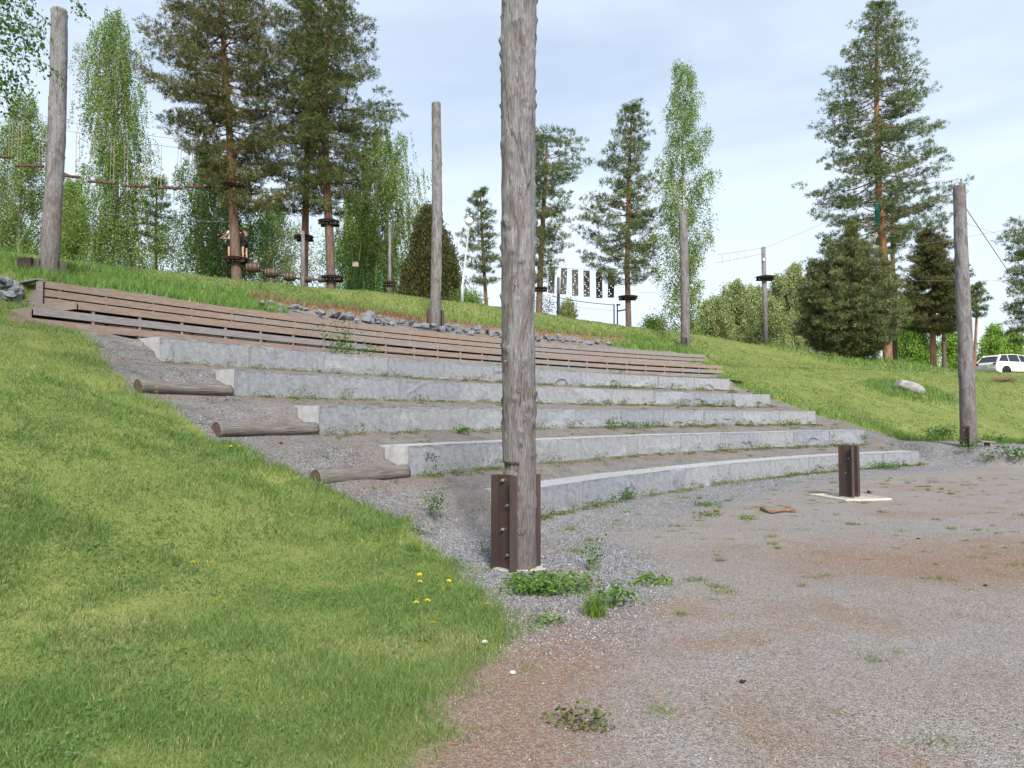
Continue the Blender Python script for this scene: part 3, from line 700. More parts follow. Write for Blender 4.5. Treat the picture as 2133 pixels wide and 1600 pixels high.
def wooden_row(R, Z, a0, a1, nb, depth, label, joints, ext=None, pitch_=0.176):
    loc = pol(R, (a0+a1)/2, Z-0.6); e = empty('wooden_seat_row', loc, label, 'wooden seat', 'wooden seat rows above the granite')
    pitch, bh = pitch_, 0.143
    for lv in range(nb):
        s = a0+(ext[lv] if ext else 0); js = [s]+[j for j in joints[lv % 2] if a1 < j < s-1]+[a1]
        for i in range(len(js)-1):
            arc_board(R, 0.042, js[i]-0.009, js[i+1]+0.009, Z-lv*pitch, bh, 'board', e, loc)
    a = a0-0.35
    while a > a1:
        for dz_ in [0]:
            mb = MB(); mb.box((0, 0, 0), (0.048, 0.09, nb*pitch-0.03)); rr = math.radians(a-90)
            o = mb.build('post', M_BOARD, e); o.location = pol(R+0.012+0.046, a, Z-0.042-(nb*pitch-0.03)/2)-loc; o.rotation_euler = (0, 0, rr)
        a -= rnd.choice([1.15, 1.3, 1.3])
    nd_ = max(1, int(depth/0.22))
    for q in range(nd_):
        s = a0-0.02; js = [s]+[j+0.6*q for j in joints[q % 2] if a1 < j+0.6*q < s-1]+[a1+0.02]
        r0 = R+0.044+q*(depth-0.04)/nd_
        for i in range(len(js)-1):
            arc_board(r0, (depth-0.04)/nd_-0.008, js[i]-0.004, js[i+1]+0.004, Z-0.004, 0.034, 'deck_board', e, loc)
    return e, loc
aB0, aB1 = px_ang(161, R_B)+0.05, 119.4
aA0, aA1 = px_ang(86, R_A)+0.02, 118.4
eB, lB = wooden_row(R_B, Z_B, aB0, aB1, 4, 1.88, 'weathered lower wooden seat row of horizontal boards above the top granite row', [[143.0, 137.2, 131.6, 126.0], [140.4, 134.7, 129.0, 123.2]],
                    [0, px_ang(62, R_B)-aB0, px_ang(11, R_B)-aB0, px_ang(40, R_B)-aB0], 0.203)
eA, lA = wooden_row(R_A, Z_A, aA0, aA1, 4, 0.5, 'weathered uppermost wooden bench row below the grass and broken rocks', [[141.3, 135.4, 129.6, 124.0], [144.0, 138.3, 132.4, 126.8]])
# stepped left end of the lower row and the open left end of the upper one
for q in range(8):
    arc_board(R_B+0.05+q*0.2, 0.19, px_ang(62, R_B)-0.05, aB0-0.05, Z_B-0.205, 0.034, 'deck_board', eB, lB)
def radial_board(a, r0, r1, zt, hh, th, parent, loc, name='end_board'):
    mb = MB(); mb.box((0, 0, -hh/2), (th, r1-r0, hh)); o = mb.build(name, M_BOARD, parent)
    o.location = pol((r0+r1)/2, a, zt)-loc; o.rotation_euler = (0, 0, math.radians(a-90)); return o
radial_board(aB0+0.04, R_B+0.05, R_A-0.02, Z_B-0.002, 0.14, 0.04, eB, lB)
radial_board(aB0+0.04, R_B+0.05, R_A-0.02, Z_B-0.2, 0.14, 0.04, eB, lB)
radial_board(px_ang(62, R_B)+0.04, R_B+0.05, R_B+1.9, Z_B-0.207, 0.30, 0.04, eB, lB)
radial_board(aA0+0.10, R_A+0.0, R_A+1.05, Z_A+0.03, 0.03, 0.16, eA, lA, 'cap_board')
for rr, w in ((R_A+0.05, 0.10), (R_A+0.75, 0.16)):
    mb = MB(); mb.box((0, 0, -0.36), (0.09, w, 0.70)); o = mb.build('post', M_BOARD, eA); o.location = pol(rr, aA0+0.10, Z_A-0.003)-lA; o.rotation_euler = (0, 0, math.radians(aA0-90))
mb = MB(); mb.box((0, 0, -0.36), (0.02, 0.95, 0.68)); o = mb.build('painted_shade_panel', M_DARKWOOD, eA); o.location = pol(R_A+0.53, aA0-0.12, Z_A-0.02)-lA; o.rotation_euler = (0, 0, math.radians(aA0-90))  # added dark sheet standing in for the shade inside the open bench end

def plank(px0, py0, px1, py1, name, label, cat_, th=0.05, hh=0.13, m=None, D0=None, D1=None, drop=0.05):
    a = G(px0, py0) if D0 is None else P(px0, py0, D0); b_ = G(px1, py1) if D1 is None else P(px1, py1, D1)
    d = b_-a; c = (a+b_)/2; mb = MB(); mb.box((0, 0, hh/2-drop), (d.length, th, hh), None, 0.006)
    o = mb.build(name, m or M_BOARD, None, c); o.rotation_euler = (0, -math.asin(d.z/d.length), math.atan2(d.y, d.x))
    return tag(o, label, cat_)
plank(161, 723, 297, 729, 'edging_plank', 'pale plank edging set in gravel at the left end of the top granite row', 'plank', D0=13.0, D1=13.4, drop=0.0)
plank(108, 706, 160, 712, 'drain_box', 'black recessed drain cover half hidden in grass left of the edging plank', 'drain cover', 0.30, 0.10, M_BLACK, 12.7, 12.9, 0.0)
plank(1524, 796, 1546, 799, 'scrap_plank', 'short dark plank lying on gravel at the right end of the top granite row', 'plank', 0.22, 0.06, M_DARKWOOD, drop=0.0)

# ---------------------------------------------------------------- round logs on the left stair
def log_step(ang_end, k, label):
    d0 = 0.02; a0 = LA[k]+0.1; zt = Zk(k)-BH+0.055; r = Rk(k)-0.02
    A_ = pol(r, a0, zt); B_ = pol(r, ang_end, zt+rnd.uniform(0.0, 0.03)); ax = B_-A_; L_ = ax.length
    n, mz = 28, 30; vs = []; fs = []
    for i in range(mz+1):
        x = L_*i/mz
        for j in range(n):
            a = 2*PI*j/n; rad = (0.104+0.010*x/L_)+0.006*math.sin(3*a+k)+0.007*float(noise(x*2, j*0.5, k, 1, 2)); vs.append((x, rad*math.cos(a), rad*math.sin(a)))
    for i in range(mz):
        for j in range(n): q = (j+1) % n; fs.append((i*n+j, i*n+n+j, i*n+n+q, i*n+q))
    fs += [tuple(range(n)), tuple(mz*n+j for j in reversed(range(n)))]
    me = bpy.data.meshes.new('log_step'); me.from_pydata(vs, [], fs); me.update()
    o = link('log_step', me, M_LOGG, None, A_, True); me.polygons[len(fs)-1].use_smooth = False; me.polygons[len(fs)-2].use_smooth = False
    me.materials.append(M_LOGEND); me.polygons[len(fs)-1].material_index = 1; me.polygons[len(fs)-2].material_index = 1
    o.rotation_euler = (0, -math.asin(ax.z/L_), math.atan2(ax.y, ax.x)); tag(o, label, 'log', 'logs holding the gravel steps')
def logg():
    m, t, b = mat('grey_stair_log'); v = coords(t, (0.05, 1, 1)); fib = noi(t, v, 55, 5, 0.6, 0.4)
    c = ramp(t, fib, [(0.28, (0.06, 0.051, 0.046)), (0.5, (0.16, 0.147, 0.135)), (0.75, (0.27, 0.25, 0.235))])
    bl = noi(t, coords(t, (0.5, 1, 1)), 5, 4); c = mixrgb(t, ramp(t, bl, [(0.4, (0,)*3), (0.65, (0.6,)*3)]), c, c4(0.12, 0.092, 0.075))
    t.links.new(c, b.inputs['Base Color']); b.inputs['Roughness'].default_value = 0.9; bump(t, b, fib, 1.0, 0.012); return m
M_LOGG = logg(); M_LOGEND = simple_mat('log_end_grain', (0.085, 0.06, 0.046), 0.9, 0, 0.4, 25, 0.4)
log_step(150.85, 2, 'grey round log step on the gravel beside the second granite row, topmost of the three')
log_step(150.75, 3, 'grey round log step on the gravel beside the middle granite row, middle of the three')
log_step(150.45, 4, 'grey round log step on the gravel beside the fourth granite row, lowest of the three')

# ---------------------------------------------------------------- log poles with steel shoes
def channel(w, h, fl=0.085, th=0.011):
    """U channel; web in the local xz plane, flanges pointing to -y"""
    mb = MB(); mb.box((0, -th/2, h/2), (w, th, h)); mb.box((-w/2+th/2, -fl/2-th, h/2), (th, fl, h)); mb.box((w/2-th/2, -fl/2-th, h/2), (th, fl, h)); return mb
def steel_shoe(parent, nrm_deg, off, h, w, both=True, bolts=4, fl=0.085, tight=None):
    for s in ((0, 180) if both else (0,)):
        a = math.radians(nrm_deg+s)
        if s and tight: off, fl = tight
        o = channel(w, h, fl).build('steel_channel', M_STEEL, parent); o.location = (math.cos(a)*off, math.sin(a)*off, 0.0); o.rotation_euler = (0, 0, a+PI/2)
        for q in range(bolts):
            mb = MB(); rot = Matrix.Rotation(PI/2, 3, 'X')
            mb.lathe([(0.019, 0.0), (0.019, 0.014), (0.012, 0.016), (0.012, 0.034)], 6, rot=rot)
            b = mb.build('bolt', M_BOLT, o); b.location = (w*0.10-w*0.26*(q % 2 == 0), -0.012, h*(0.94-0.26*q) if bolts == 4 else h*(0.8-0.35*q))
def log_pole(base, hgt, r0, r1, seed, label, lean=(0, 0), nz=150, nn=44, kn=70, notch=None, bend=0.02):
    vs = []; fs = []; rr = random.Random(seed)
    knots = [(rr.uniform(0, 2*PI), rr.uniform(0.2, hgt), rr.uniform(0.008, 0.028), rr.uniform(0.014, 0.040), rr.uniform(0.02, 0.07)) for _ in range(kn)]
    J = np.arange(nn)*2*PI/nn; Zs = np.linspace(0, hgt, nz+1); A, Zg = np.meshgrid(J, Zs)
    rad = r0+(r1-r0)*Zg/hgt+(fbm(np.cos(A)*1.2, np.sin(A)*1.2, Zg*0.9, 1.3, seed, 3)-0.5)*0.034+(fbm(np.cos(A)*3, np.sin(A)*3, Zg*2.5, 2, seed+5, 3)-0.5)*0.018
    for a, z, am, wa, wz in knots:
        da = (A-a+PI) % (2*PI)-PI; dz_ = Zg-z
        rad = rad+am*np.exp(-(da*r0/wa)**2-(np.where(dz_ > 0, dz_/(wz*0.5), dz_/wz))**2)
    rad = rad-0.018*np.exp(-(((A-(4.75+0.04*np.sin(Zg*1.3)+0.3*(seed-3)*.1)+PI) % (2*PI)-PI)*r0/0.007)**2)*sstep(.3, .6, noise(Zg, 0, seed, .8, 3))
    if notch:
        da = (A-notch[0]+PI) % (2*PI)-PI; rad = rad-0.035*(np.abs(da) < 0.95)*((Zg > notch[1]) & (Zg < notch[2]))-0.016*(np.abs(da) < 0.8)*(Zg <= notch[1])
    X = np.cos(A)*rad+bend*np.sin(Zg/hgt*PI*1.3+seed)+lean[0]*Zg/hgt; Y = np.sin(A)*rad+bend*np.cos(Zg/hgt*PI+seed)+lean[1]*Zg/hgt
    Zo = Zg+np.where(Zg >= hgt-1e-6, 0.25*(X-lean[0])*rr.uniform(-1, 1), 0)
    V = np.stack([X, Y, Zo], -1).reshape(-1, 3); idx = np.arange((nz+1)*nn).reshape(nz+1, nn); nxt = np.roll(idx, -1, 1)
    Fq = np.stack([idx[:-1], nxt[:-1], nxt[1:], idx[1:]], -1).reshape(-1, 4).tolist()
    V = V.tolist(); Fq.append(idx[-1].tolist()); Fq.append(idx[0][::-1].tolist())
    me = bpy.data.meshes.new('shaft'); me.from_pydata(V, [], Fq); me.update()
    e = empty('log_pole', base, label, 'log pole', 'tall log poles standing round the seats')
    o = link('shaft', me, M_POLE, e, None, True); me.polygons[len(Fq)-2].use_smooth = False
    return e
def eyebolt(parent, loc, rz, r=0.022):
    mb = MB(); mb.lathe([(0.006, -0.01), (0.006, 0.05)], 8, rot=Matrix.Rotation(PI/2, 3, 'Y') )
    mb.tube([(0.05+r+r*math.cos(a*PI/6), r*math.sin(a*PI/6), 0) for a in range(13)], 0.005, 6, False)
    o = mb.build('eye_bolt', M_BOLT, parent); o.location = loc; o.rotation_euler = (0, 0, rz); return o

bc = P(1083, 1180, 7.35); bc.z = PZ(bc.x, bc.y)
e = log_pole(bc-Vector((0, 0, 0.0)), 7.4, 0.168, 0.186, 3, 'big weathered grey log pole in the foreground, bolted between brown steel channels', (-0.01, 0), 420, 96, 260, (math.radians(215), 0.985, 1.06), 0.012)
steel_shoe(e, 225, 0.182, 0.95, 0.275, True, 4, 0.085, (0.105, 0.05))
mb = MB()
pts = [(0.30*math.cos(a)*rnd.uniform(.8, 1.1), 0.26*math.sin(a)*rnd.uniform(.8, 1.1)) for a in np.linspace(0, 2*PI, 13)[:-1]]
mb.add([(x, y, -0.06) for x, y in pts]+[(x*.93, y*.93, 0.012) for x, y in pts], [tuple(range(12, 24))]+[(i, (i+1) % 12, 12+(i+1) % 12, 12+i) for i in range(12)])
mb.build('concrete_footing', M_CONC, e)
eyebolt(e, (-0.05, -0.175, 2.87), -PI/2, .016); eyebolt(e, (-0.12, -0.12, 2.1), -PI/2-0.5, .014)

def ring_pole(px, r, ytop, width_px, topw, seed, label, nrm=None):
    x, y = onr(px, r); z = PZ(x, y); x = P(px, 640, y).x; x = P(px, 800-(z-EYE)/y*F+66.9, y).x; D = y; hgt = P(px, ytop, D).z-z
    e = log_pole((x, y, z-0.02), hgt, width_px/F*D/2, topw/F*D/2, seed, label, (0, 0), 120, 36, 80, None, 0.035)
    return e, D
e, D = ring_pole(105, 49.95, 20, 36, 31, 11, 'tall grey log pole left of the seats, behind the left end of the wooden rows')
steel_shoe(e, 205, 0.20, 0.45, 0.26, True, 1)
mb = MB(); mb.box((-0.34, -0.35, 0.19), (0.30, 0.10, 0.5)); mb.build('packing_block', M_DARKWOOD, e)
e, D = ring_pole(907, 49.8, 215, 24, 19, 12, 'slim grey log pole rising from the rock strip in the centre background')
steel_shoe(e, 200, 0.205, 0.75, 0.25, True, 2)
mb = MB(); mb.tube([(0.02, -0.21, 4.0), (0.06, -0.22, 3.0), (0.17, -0.19, 1.9), (0.2, -0.12, 1.4)], 0.01, 6); mb.build('cord', M_ROPE, e)
e, D = ring_pole(1427, 49.9, 441, 19.5, 17, 13, 'grey log pole at the right end of the uppermost wooden row, before a birch')
steel_shoe(e, 250, 0.215, 0.62, 0.25, True, 2)
RP_Y = 23.0; pr = P(2016, 930, RP_Y)
zz = PZ(pr.x, pr.y); RP = Vector((pr.x, pr.y, zz)); topz = P(2004, 384, RP_Y).z
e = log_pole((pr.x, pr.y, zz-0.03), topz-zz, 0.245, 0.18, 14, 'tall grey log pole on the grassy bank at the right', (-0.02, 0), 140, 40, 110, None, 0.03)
steel_shoe(e, 222, 0.215, 0.68, 0.26, True, 2)
eyebolt(e, (0.02, -0.2, 7.2), -PI/2)
RP_TOP = Vector((pr.x-0.12, pr.y, topz-0.35))
# small bench board by that pole
o = plank(2036, 926, 2066, 928, 'low_plank_bench', 'low grey plank bench beside the foot of the right log pole', 'bench', 0.3, 0.05, M_BOARD, 22.8, 22.9, -0.08)
mb = MB(); mb.box((0.12, 0, 0.03), (0.05, 0.24, 0.12)); mb.build('bench_leg', M_BOARD, o)

# empty steel shoe on its slab
st = P(1770, 1030, 13.6); st.z = PZ(st.x, st.y)
e = empty('steel_post_stub', st+Vector((0, 0, 0.03)), 'empty brown steel channel stub standing on the pale-edged concrete slab', 'steel post')
for s, off in ((0, 0.075), (180, 0.075)):
    a = math.radians(222+s)
    o = channel(0.25, 0.97, 0.09).build('steel_channel', M_STEEL, e); o.location = (math.cos(a)*off, math.sin(a)*off, 0.0); o.rotation_euler = (0, 0, a+PI/2)
    for q in range(2):
        b = MB().lathe([(0.014, 0), (0.014, 0.012)], 8, rot=Matrix.Rotation(PI/2, 3, 'X')).build('bolt_hole_rim', M_BOLT, o); b.location = (0.03*(-1)**q, -0.012, 0.72-0.27*q)
sl = empty('concrete_slab', st, 'square concrete slab in a pale wooden frame under the steel stub', 'slab', rz=math.radians(14))
MB().box((0, 0, -0.01), (0.86, 0.92, 0.06), None, 0.01).build('slab_top', M_CONC, sl)
for q in range(4):
    a = q*PI/2; Lq = (0.98, 0.86)[q % 2]; w = (0.485, 0.455)[q % 2]
    MB().box((math.cos(a+PI/2)*w*1.0, math.sin(a+PI/2)*w, -0.003), (Lq if q % 2 == 0 else 0.05, 0.05 if q % 2 == 0 else Lq+0.06, 0.075), None, 0.004).build('frame_board', M_PALEWOOD, sl)

# ---------------------------------------------------------------- rocks
def rock_mesh(seed, sub=2, flat=0.75, name='rock', sharp=True):
    bm = bmesh.new(); bmesh.ops.create_icosphere(bm, subdivisions=sub, radius=0.5); r_ = random.Random(seed)
    for q in range(15 if sharp else 5):
        n = Vector((r_.gauss(0, 1), r_.gauss(0, 1), r_.gauss(0, 1))).normalized(); d = r_.uniform(0.18, 0.36) if sharp else r_.uniform(0.36, 0.46)
        for v in bm.verts:
            k = v.co.dot(n)
            if k > d: v.co -= n*(k-d)
    for v in bm.verts: v.co += v.co.normalized()*(float(fbm(v.co.x, v.co.y, v.co.z, 4, seed, 2))-0.5)*0.03; v.co.z *= flat
    me = bpy.data.meshes.new(name); bm.to_mesh(me); bm.free(); return me
RM = [rock_mesh(i+1) for i in range(9)]
def put_rock(p, s, label, group, i, m=M_ROCK):
    me = RM[i % 9]
    if not me.materials: me.materials.append(m)
    o = link('broken_rock', me, None, None, p); o.scale = (s*rnd.uniform(.8, 1.35), s*rnd.uniform(.7, 1.1), s*rnd.uniform(.7, 1.1)); o.rotation_euler = (rnd.uniform(-.5, .5), rnd.uniform(-.5, .5), rnd.uniform(0, 6.28))
    tag(o, label, 'rock', group)
i = 0
a = 142.5
while a > 123.6:
    for q in range(2 if 126 < a < 139 else 1):
        r_ = rnd.uniform(49.25, 50.35); p = pol(r_, a+rnd.uniform(-.3, .3), 0); p.z = PZ(p.x, p.y)+rnd.uniform(0.05, 0.2)
        put_rock(p, rnd.uniform(0.24, 0.50), 'angular grey broken rock in the strip between the upper wooden row and the grass', 'broken rocks behind the upper wooden row', i); i += 1
    a -= rnd.uniform(0.18, 0.34)
for q in range(62):
    px = rnd.uniform(-60, 40); py = rnd.uniform(596, 650); p = P(px, py, rnd.uniform(13.7, 15.3)); zg = PZ(p.x, p.y); p.z = zg+rnd.uniform(0.0, 0.40)
    put_rock(p, rnd.uniform(0.2, 0.40), 'angular dark grey rock heaped at the left end of the wooden rows', 'rock heap left of the wooden rows', i); i += 1
gb = G(1893, 817)
o = link('boulder', rock_mesh(77, 4, 0.6, 'boulder', False), M_BOULDER, None, gb+Vector((0, 0, 0.22)), True); o.scale = (1.55, 0.9, 1.0); o.rotation_euler = (0, 0.3, -0.1)
tag(o, 'pale rounded boulder lying in tall grass on the right-hand slope', 'boulder')
for px, py, D, s, lab in ((1810, 1028, 13.4, 0.13, 'small dark stone on the corner of the concrete slab'), (1545, 1426, 4.0, 0.05, 'small black clod alone on the foreground gravel'), (2053, 1222, 6.4, 0.05, 'small dark clod on the reddish gravel at the right edge'), (1914, 1124, 8.6, 0.05, 'small dark lump on pale gravel below the steel stub'), (586, 925, 10.7, 0.07, 'dark stone on the gravel steps between the two lower logs'), (1617, 1012, 12.4, 0.06, 'small black stone on gravel before the front granite row')):
    p = G(px, py); o = link('small_stone', rock_mesh(int(px), 2), M_DARKSTONE, None, p+Vector((0, 0, s*0.15))); o.scale = (s*1.3, s, s); tag(o, lab, 'stone')
for px, py, s, lab in ((1010, 1343, 0.035, 'pale rounded pebble in the grass near the gravel edge'), (1068, 1408, 0.03, 'small white pebble on the brown needle litter'), (563, 1243, 0.02, 'tiny white pebble in the mown grass')):
    p = G(px, py); o = link('pebble', rock_mesh(int(px), 2, 0.8, 'pebble', False), M_STONE, None, p+Vector((0, 0, s*0.5))); o.scale = (s*1.3, s, s); tag(o, lab, 'pebble')

def stick(pts_px, r, label, name='stick'):
    pts = [G(x, y)+Vector((0, 0, r*0.9)) for x, y in pts_px]; o = pts[0].copy(); mb = MB().tube([p-o for p in pts], [r*(1-0.4*i/len(pts)) for i in range(len(pts))], 7)
    ob = mb.build(name, M_STICK, None, o, True); tag(ob, label, 'stick')
stick([(1657, 1068), (1630, 1067), (1608, 1071), (1585, 1064)], 0.035, 'thick broken brown branch lying on gravel left of the steel stub')
stick([(925, 1562), (938, 1558), (955, 1556)], 0.006, 'thin pale twig on the gravel at the bottom of the picture')
stick([(800, 1585), (815, 1578), (830, 1574)], 0.005, 'thin brown twig at the lower end of the lawn edge')
stick([(735, 1398), (742, 1380), (755, 1362)], 0.004, 'short dark twig lying in the mown grass')
hp = G(2088, 795, 40)
e = empty('brushwood_heap', hp, 'low heap of brown brushwood on the slope under the white car', 'brushwood')
mb = MB()
for q in range(46):
    a = rnd.uniform(-.5, .5)+(PI if rnd.random() < .5 else 0); p = Vector((rnd.gauss(0, .45), rnd.gauss(0, .3), 0.05)); d = Vector((math.cos(a), math.sin(a), rnd.uniform(0, .3)))*rnd.uniform(.3, .8); mb.tube([p, p+d*.5+Vector((0, 0, .05)), p+d], 0.014, 4)
mb.build('twigs', M_STICK, e)

# ---------------------------------------------------------------- foliage batches
PB = np.array([2.15, 2.05, 1.95]); BB = np.array([2.1, 1.85, 2.0])
def unit(v): return v/np.maximum(np.linalg.norm(v, axis=-1, keepdims=True), 1e-9)
def leafq(c, size, d, col, wid=0.55):
    """rhombic leaves: centre, length, pointing direction, colour"""
    n = len(c); q = unit(np.cross(d, rng.normal(0, 1, (n, 3)))); s = size[:, None]
    V = np.stack([c-d*s*0.5, c+q*s*wid*0.5, c+d*s*0.5, c-q*s*wid*0.5], 1).reshape(-1, 3)
    return V, np.arange(4*n).reshape(n, 4), np.repeat(col, 4, 0)
def tufts(c, d, nper, ln, w, col, spread=0.75):
    n = len(c); c = np.repeat(c, nper, 0); d = np.repeat(d, nper, 0); col = np.repeat(col, nper, 0); m = len(c)
    t = unit(d+rng.normal(0, spread, (m, 3))); L_ = rng.uniform(0.6, 1.15, m)[:, None]*ln
    q = unit(np.cross(t, rng.normal(0, 1, (m, 3))))*w/2
    b = c+rng.normal(0, ln*0.25, (m, 3))
    V = np.stack([b-q, b+q, b+t*L_], 1).reshape(-1, 3)
    return V, np.arange(3*m).reshape(m, 3), np.repeat(col*rng.uniform(0.75, 1.3, (m, 1)), 3, 0)
def jit(col, n, a=0.25): return np.array(col)[None]*rng.uniform(1-a, 1+a, (n, 1))*rng.uniform(0.93, 1.07, (n, 3))

def tree_frame(name, trunk, D, label, cat_, group=None):
    """trunk: (px, py, width px) from base to top; returns the Empty and trunk points relative to it"""
    b = P(trunk[0][0], trunk[0][1], D); z0 = min(PZ(b.x, b.y), b.z)
    e = empty(name, (b.x, b.y, z0-0.1), label, cat_, group)
    pts = [Vector((0, 0, 0))]; rad = [trunk[0][2]/F*D/2*1.12]
    for px, py, w in trunk:
        p = P(px, py, D)-Vector((b.x, b.y, z0-0.1))
        if p.z > pts[-1].z+0.05: pts.append(p); rad.append(w/F*D/2)
    return e, pts, rad
def smooth_path(pts, rad, n=26):
    Z = np.array([p.z for p in pts]); zz = np.linspace(0, Z[-1], n)
    X = np.interp(zz, Z, [p.x for p in pts]); Y = np.interp(zz, Z, [p.y for p in pts]); R = np.interp(zz, Z, rad)
    k = np.array([.25, .5, .25]); Xs = X.copy(); Xs[1:-1] = np.convolve(X, k, 'valid')
    return np.stack([Xs, Y+0.05*np.sin(zz*0.7), zz], -1), R
def profile(prof, D, pts, e):
    ez = e.location.z; y = [p[0] for p in prof]
    Z = np.array([P(1066, p[0], D).z-ez for p in prof])[::-1]
    xl = np.array([P(p[1], p[0], D).x-e.location.x for p in prof])[::-1]; xr = np.array([P(p[2], p[0], D).x-e.location.x for p in prof])[::-1]
    return Z, xl, xr

def pine(name, trunk, D, prof, label, group=None, nb=80, dens=1.0, cols=((0.035, 0.058, 0.020), (0.060, 0.078, 0.024), (0.085, 0.090, 0.030)), bark=None, rise=0.25, seed=1, cat_='pine tree', padr=0.55, bare=0.3, up=0.5, candles=0.0, wneedle=1.0, ellip=0.8):
    global rng
    rs = np.random.default_rng(seed); e, pts, rad = tree_frame(name, trunk, D, label, cat_, group)
    path, R = smooth_path(pts, rad); Z, xl, xr = profile(prof, D, pts, e)
    MB().tube([Vector(p) for p in path], [max(0.015, float(r)) for r in R], 10).build('trunk', bark or M_PBARK, e, None, True)
    br = MB(); C, Dd, K = [], [], []; g = 0.0
    for i in range(nb):
        nw = max(4, nb//6); u = (min(i//6, nw-1)+rs.normal(0.5, 0.10))/nw; u = min(max(u, 0.0), 0.995); z = Z[0]+(Z[-1]-Z[0])*u**0.92
        cx_ = float(np.interp(z, path[:, 2], path[:, 0])); cy_ = float(np.interp(z, path[:, 2], path[:, 1]))
        l, r_ = float(np.interp(z, Z, xl)), float(np.interp(z, Z, xr)); g += 2.399+rs.uniform(-.5, .5)
        ca, sa = math.cos(g), math.sin(g); half = (r_-l)/2
        ext = (r_-cx_) if ca > 0 else (cx_-l); ext = max(0.1, ext); L_ = 1/math.sqrt((ca/ext)**2+(sa/(half*ellip+0.05))**2)*rs.uniform(0.72, 1.14)
        uu = (z-Z[0])/(Z[-1]-Z[0]); el = rise+0.75*uu**2*up+rs.uniform(-.15, .15); z0 = z-L_*math.tan(el)*0.55
        z0 = max(z0, 0.15)
        sag = rs.uniform(0.05, 0.22)*L_
        def pt(t): return np.array([cx_+ca*L_*t, cy_+sa*L_*t, z0+L_*math.tan(el)*(t**1.2)-sag*math.sin(t*PI)])
        if L_ > 0.35: br.tube([Vector(pt(t)) for t in (0, .3, .6, .9)], [0.018*L_**0.7+0.008, 0.012*L_**.7+.006, 0.009, 0.005], 4, False)
        npad = max(2, int(L_*2.4/padr*0.55*dens)); t0 = bare if L_ > 0.8 else 0.0
        for q in range(npad):
            t = t0+(1.02-t0)*((q+rs.uniform(0, 1))/npad)
            lat = rs.normal(0, 0.17*L_*(1.1-0.5*t)); c = pt(t)+np.array([-sa*lat, ca*lat, rs.normal(0, 0.07)+abs(lat)*0.05])
            pr = padr*rs.uniform(0.55, 1.2)*(0.5+0.5*min(1, L_/1.5)); nt_ = int(rs.integers(10, 18)*dens*(pr/0.5)**1.3)+3
            if abs(lat) > 0.25: br.tube([Vector(pt(max(0, t-0.18))), Vector(c)], [0.012, 0.005], 3, False)
            o = unit(rs.normal(0, 1, (nt_, 3)))*(rs.uniform(0.3, 1, (nt_, 1))**0.5); o[:, 2] *= 0.30; o[:, 2] += 0.08
            C.append(c+o*pr); dd = o.copy(); dd[:, 2] += 0.55; dd += np.array([ca, sa, 0])*0.35; Dd.append(unit(dd))
            tone = rs.uniform(0, 1); kk = (np.array(cols[0])*(1-tone)+np.array(cols[1])*tone)*PB
            kc = np.repeat(kk[None], nt_, 0); hi = rs.random(nt_) < 0.28; kc[hi] = np.array(cols[2])*PB; K.append(kc)
    C, Dd, K = np.concatenate(C), np.concatenate(Dd), np.concatenate(K)
    C[:, 2] = np.maximum(C[:, 2], 0.1)
    ln = max(0.15, D*0.0044); w = max(0.014, D*0.00062)*wneedle
    parts = [tufts(C, Dd, 10, ln, w*1.25, K, 0.7)]
    if candles > 0:
        s = rs.random(len(C)) < candles; parts.append(tufts(C[s], unit(Dd[s]*0.4+np.array([0, 0, 1.0])), 2, ln*1.3, w*1.1, np.repeat(np.array([[0.20, 0.19, 0.08]]), s.sum(), 0), 0.15))
    V, Fc, Cc = cat(parts); link('crown', np_mesh('crown', V, Fc, Cc), M_NEEDLE, e); br.build('branches', bark or M_PBARK, e)
    return e

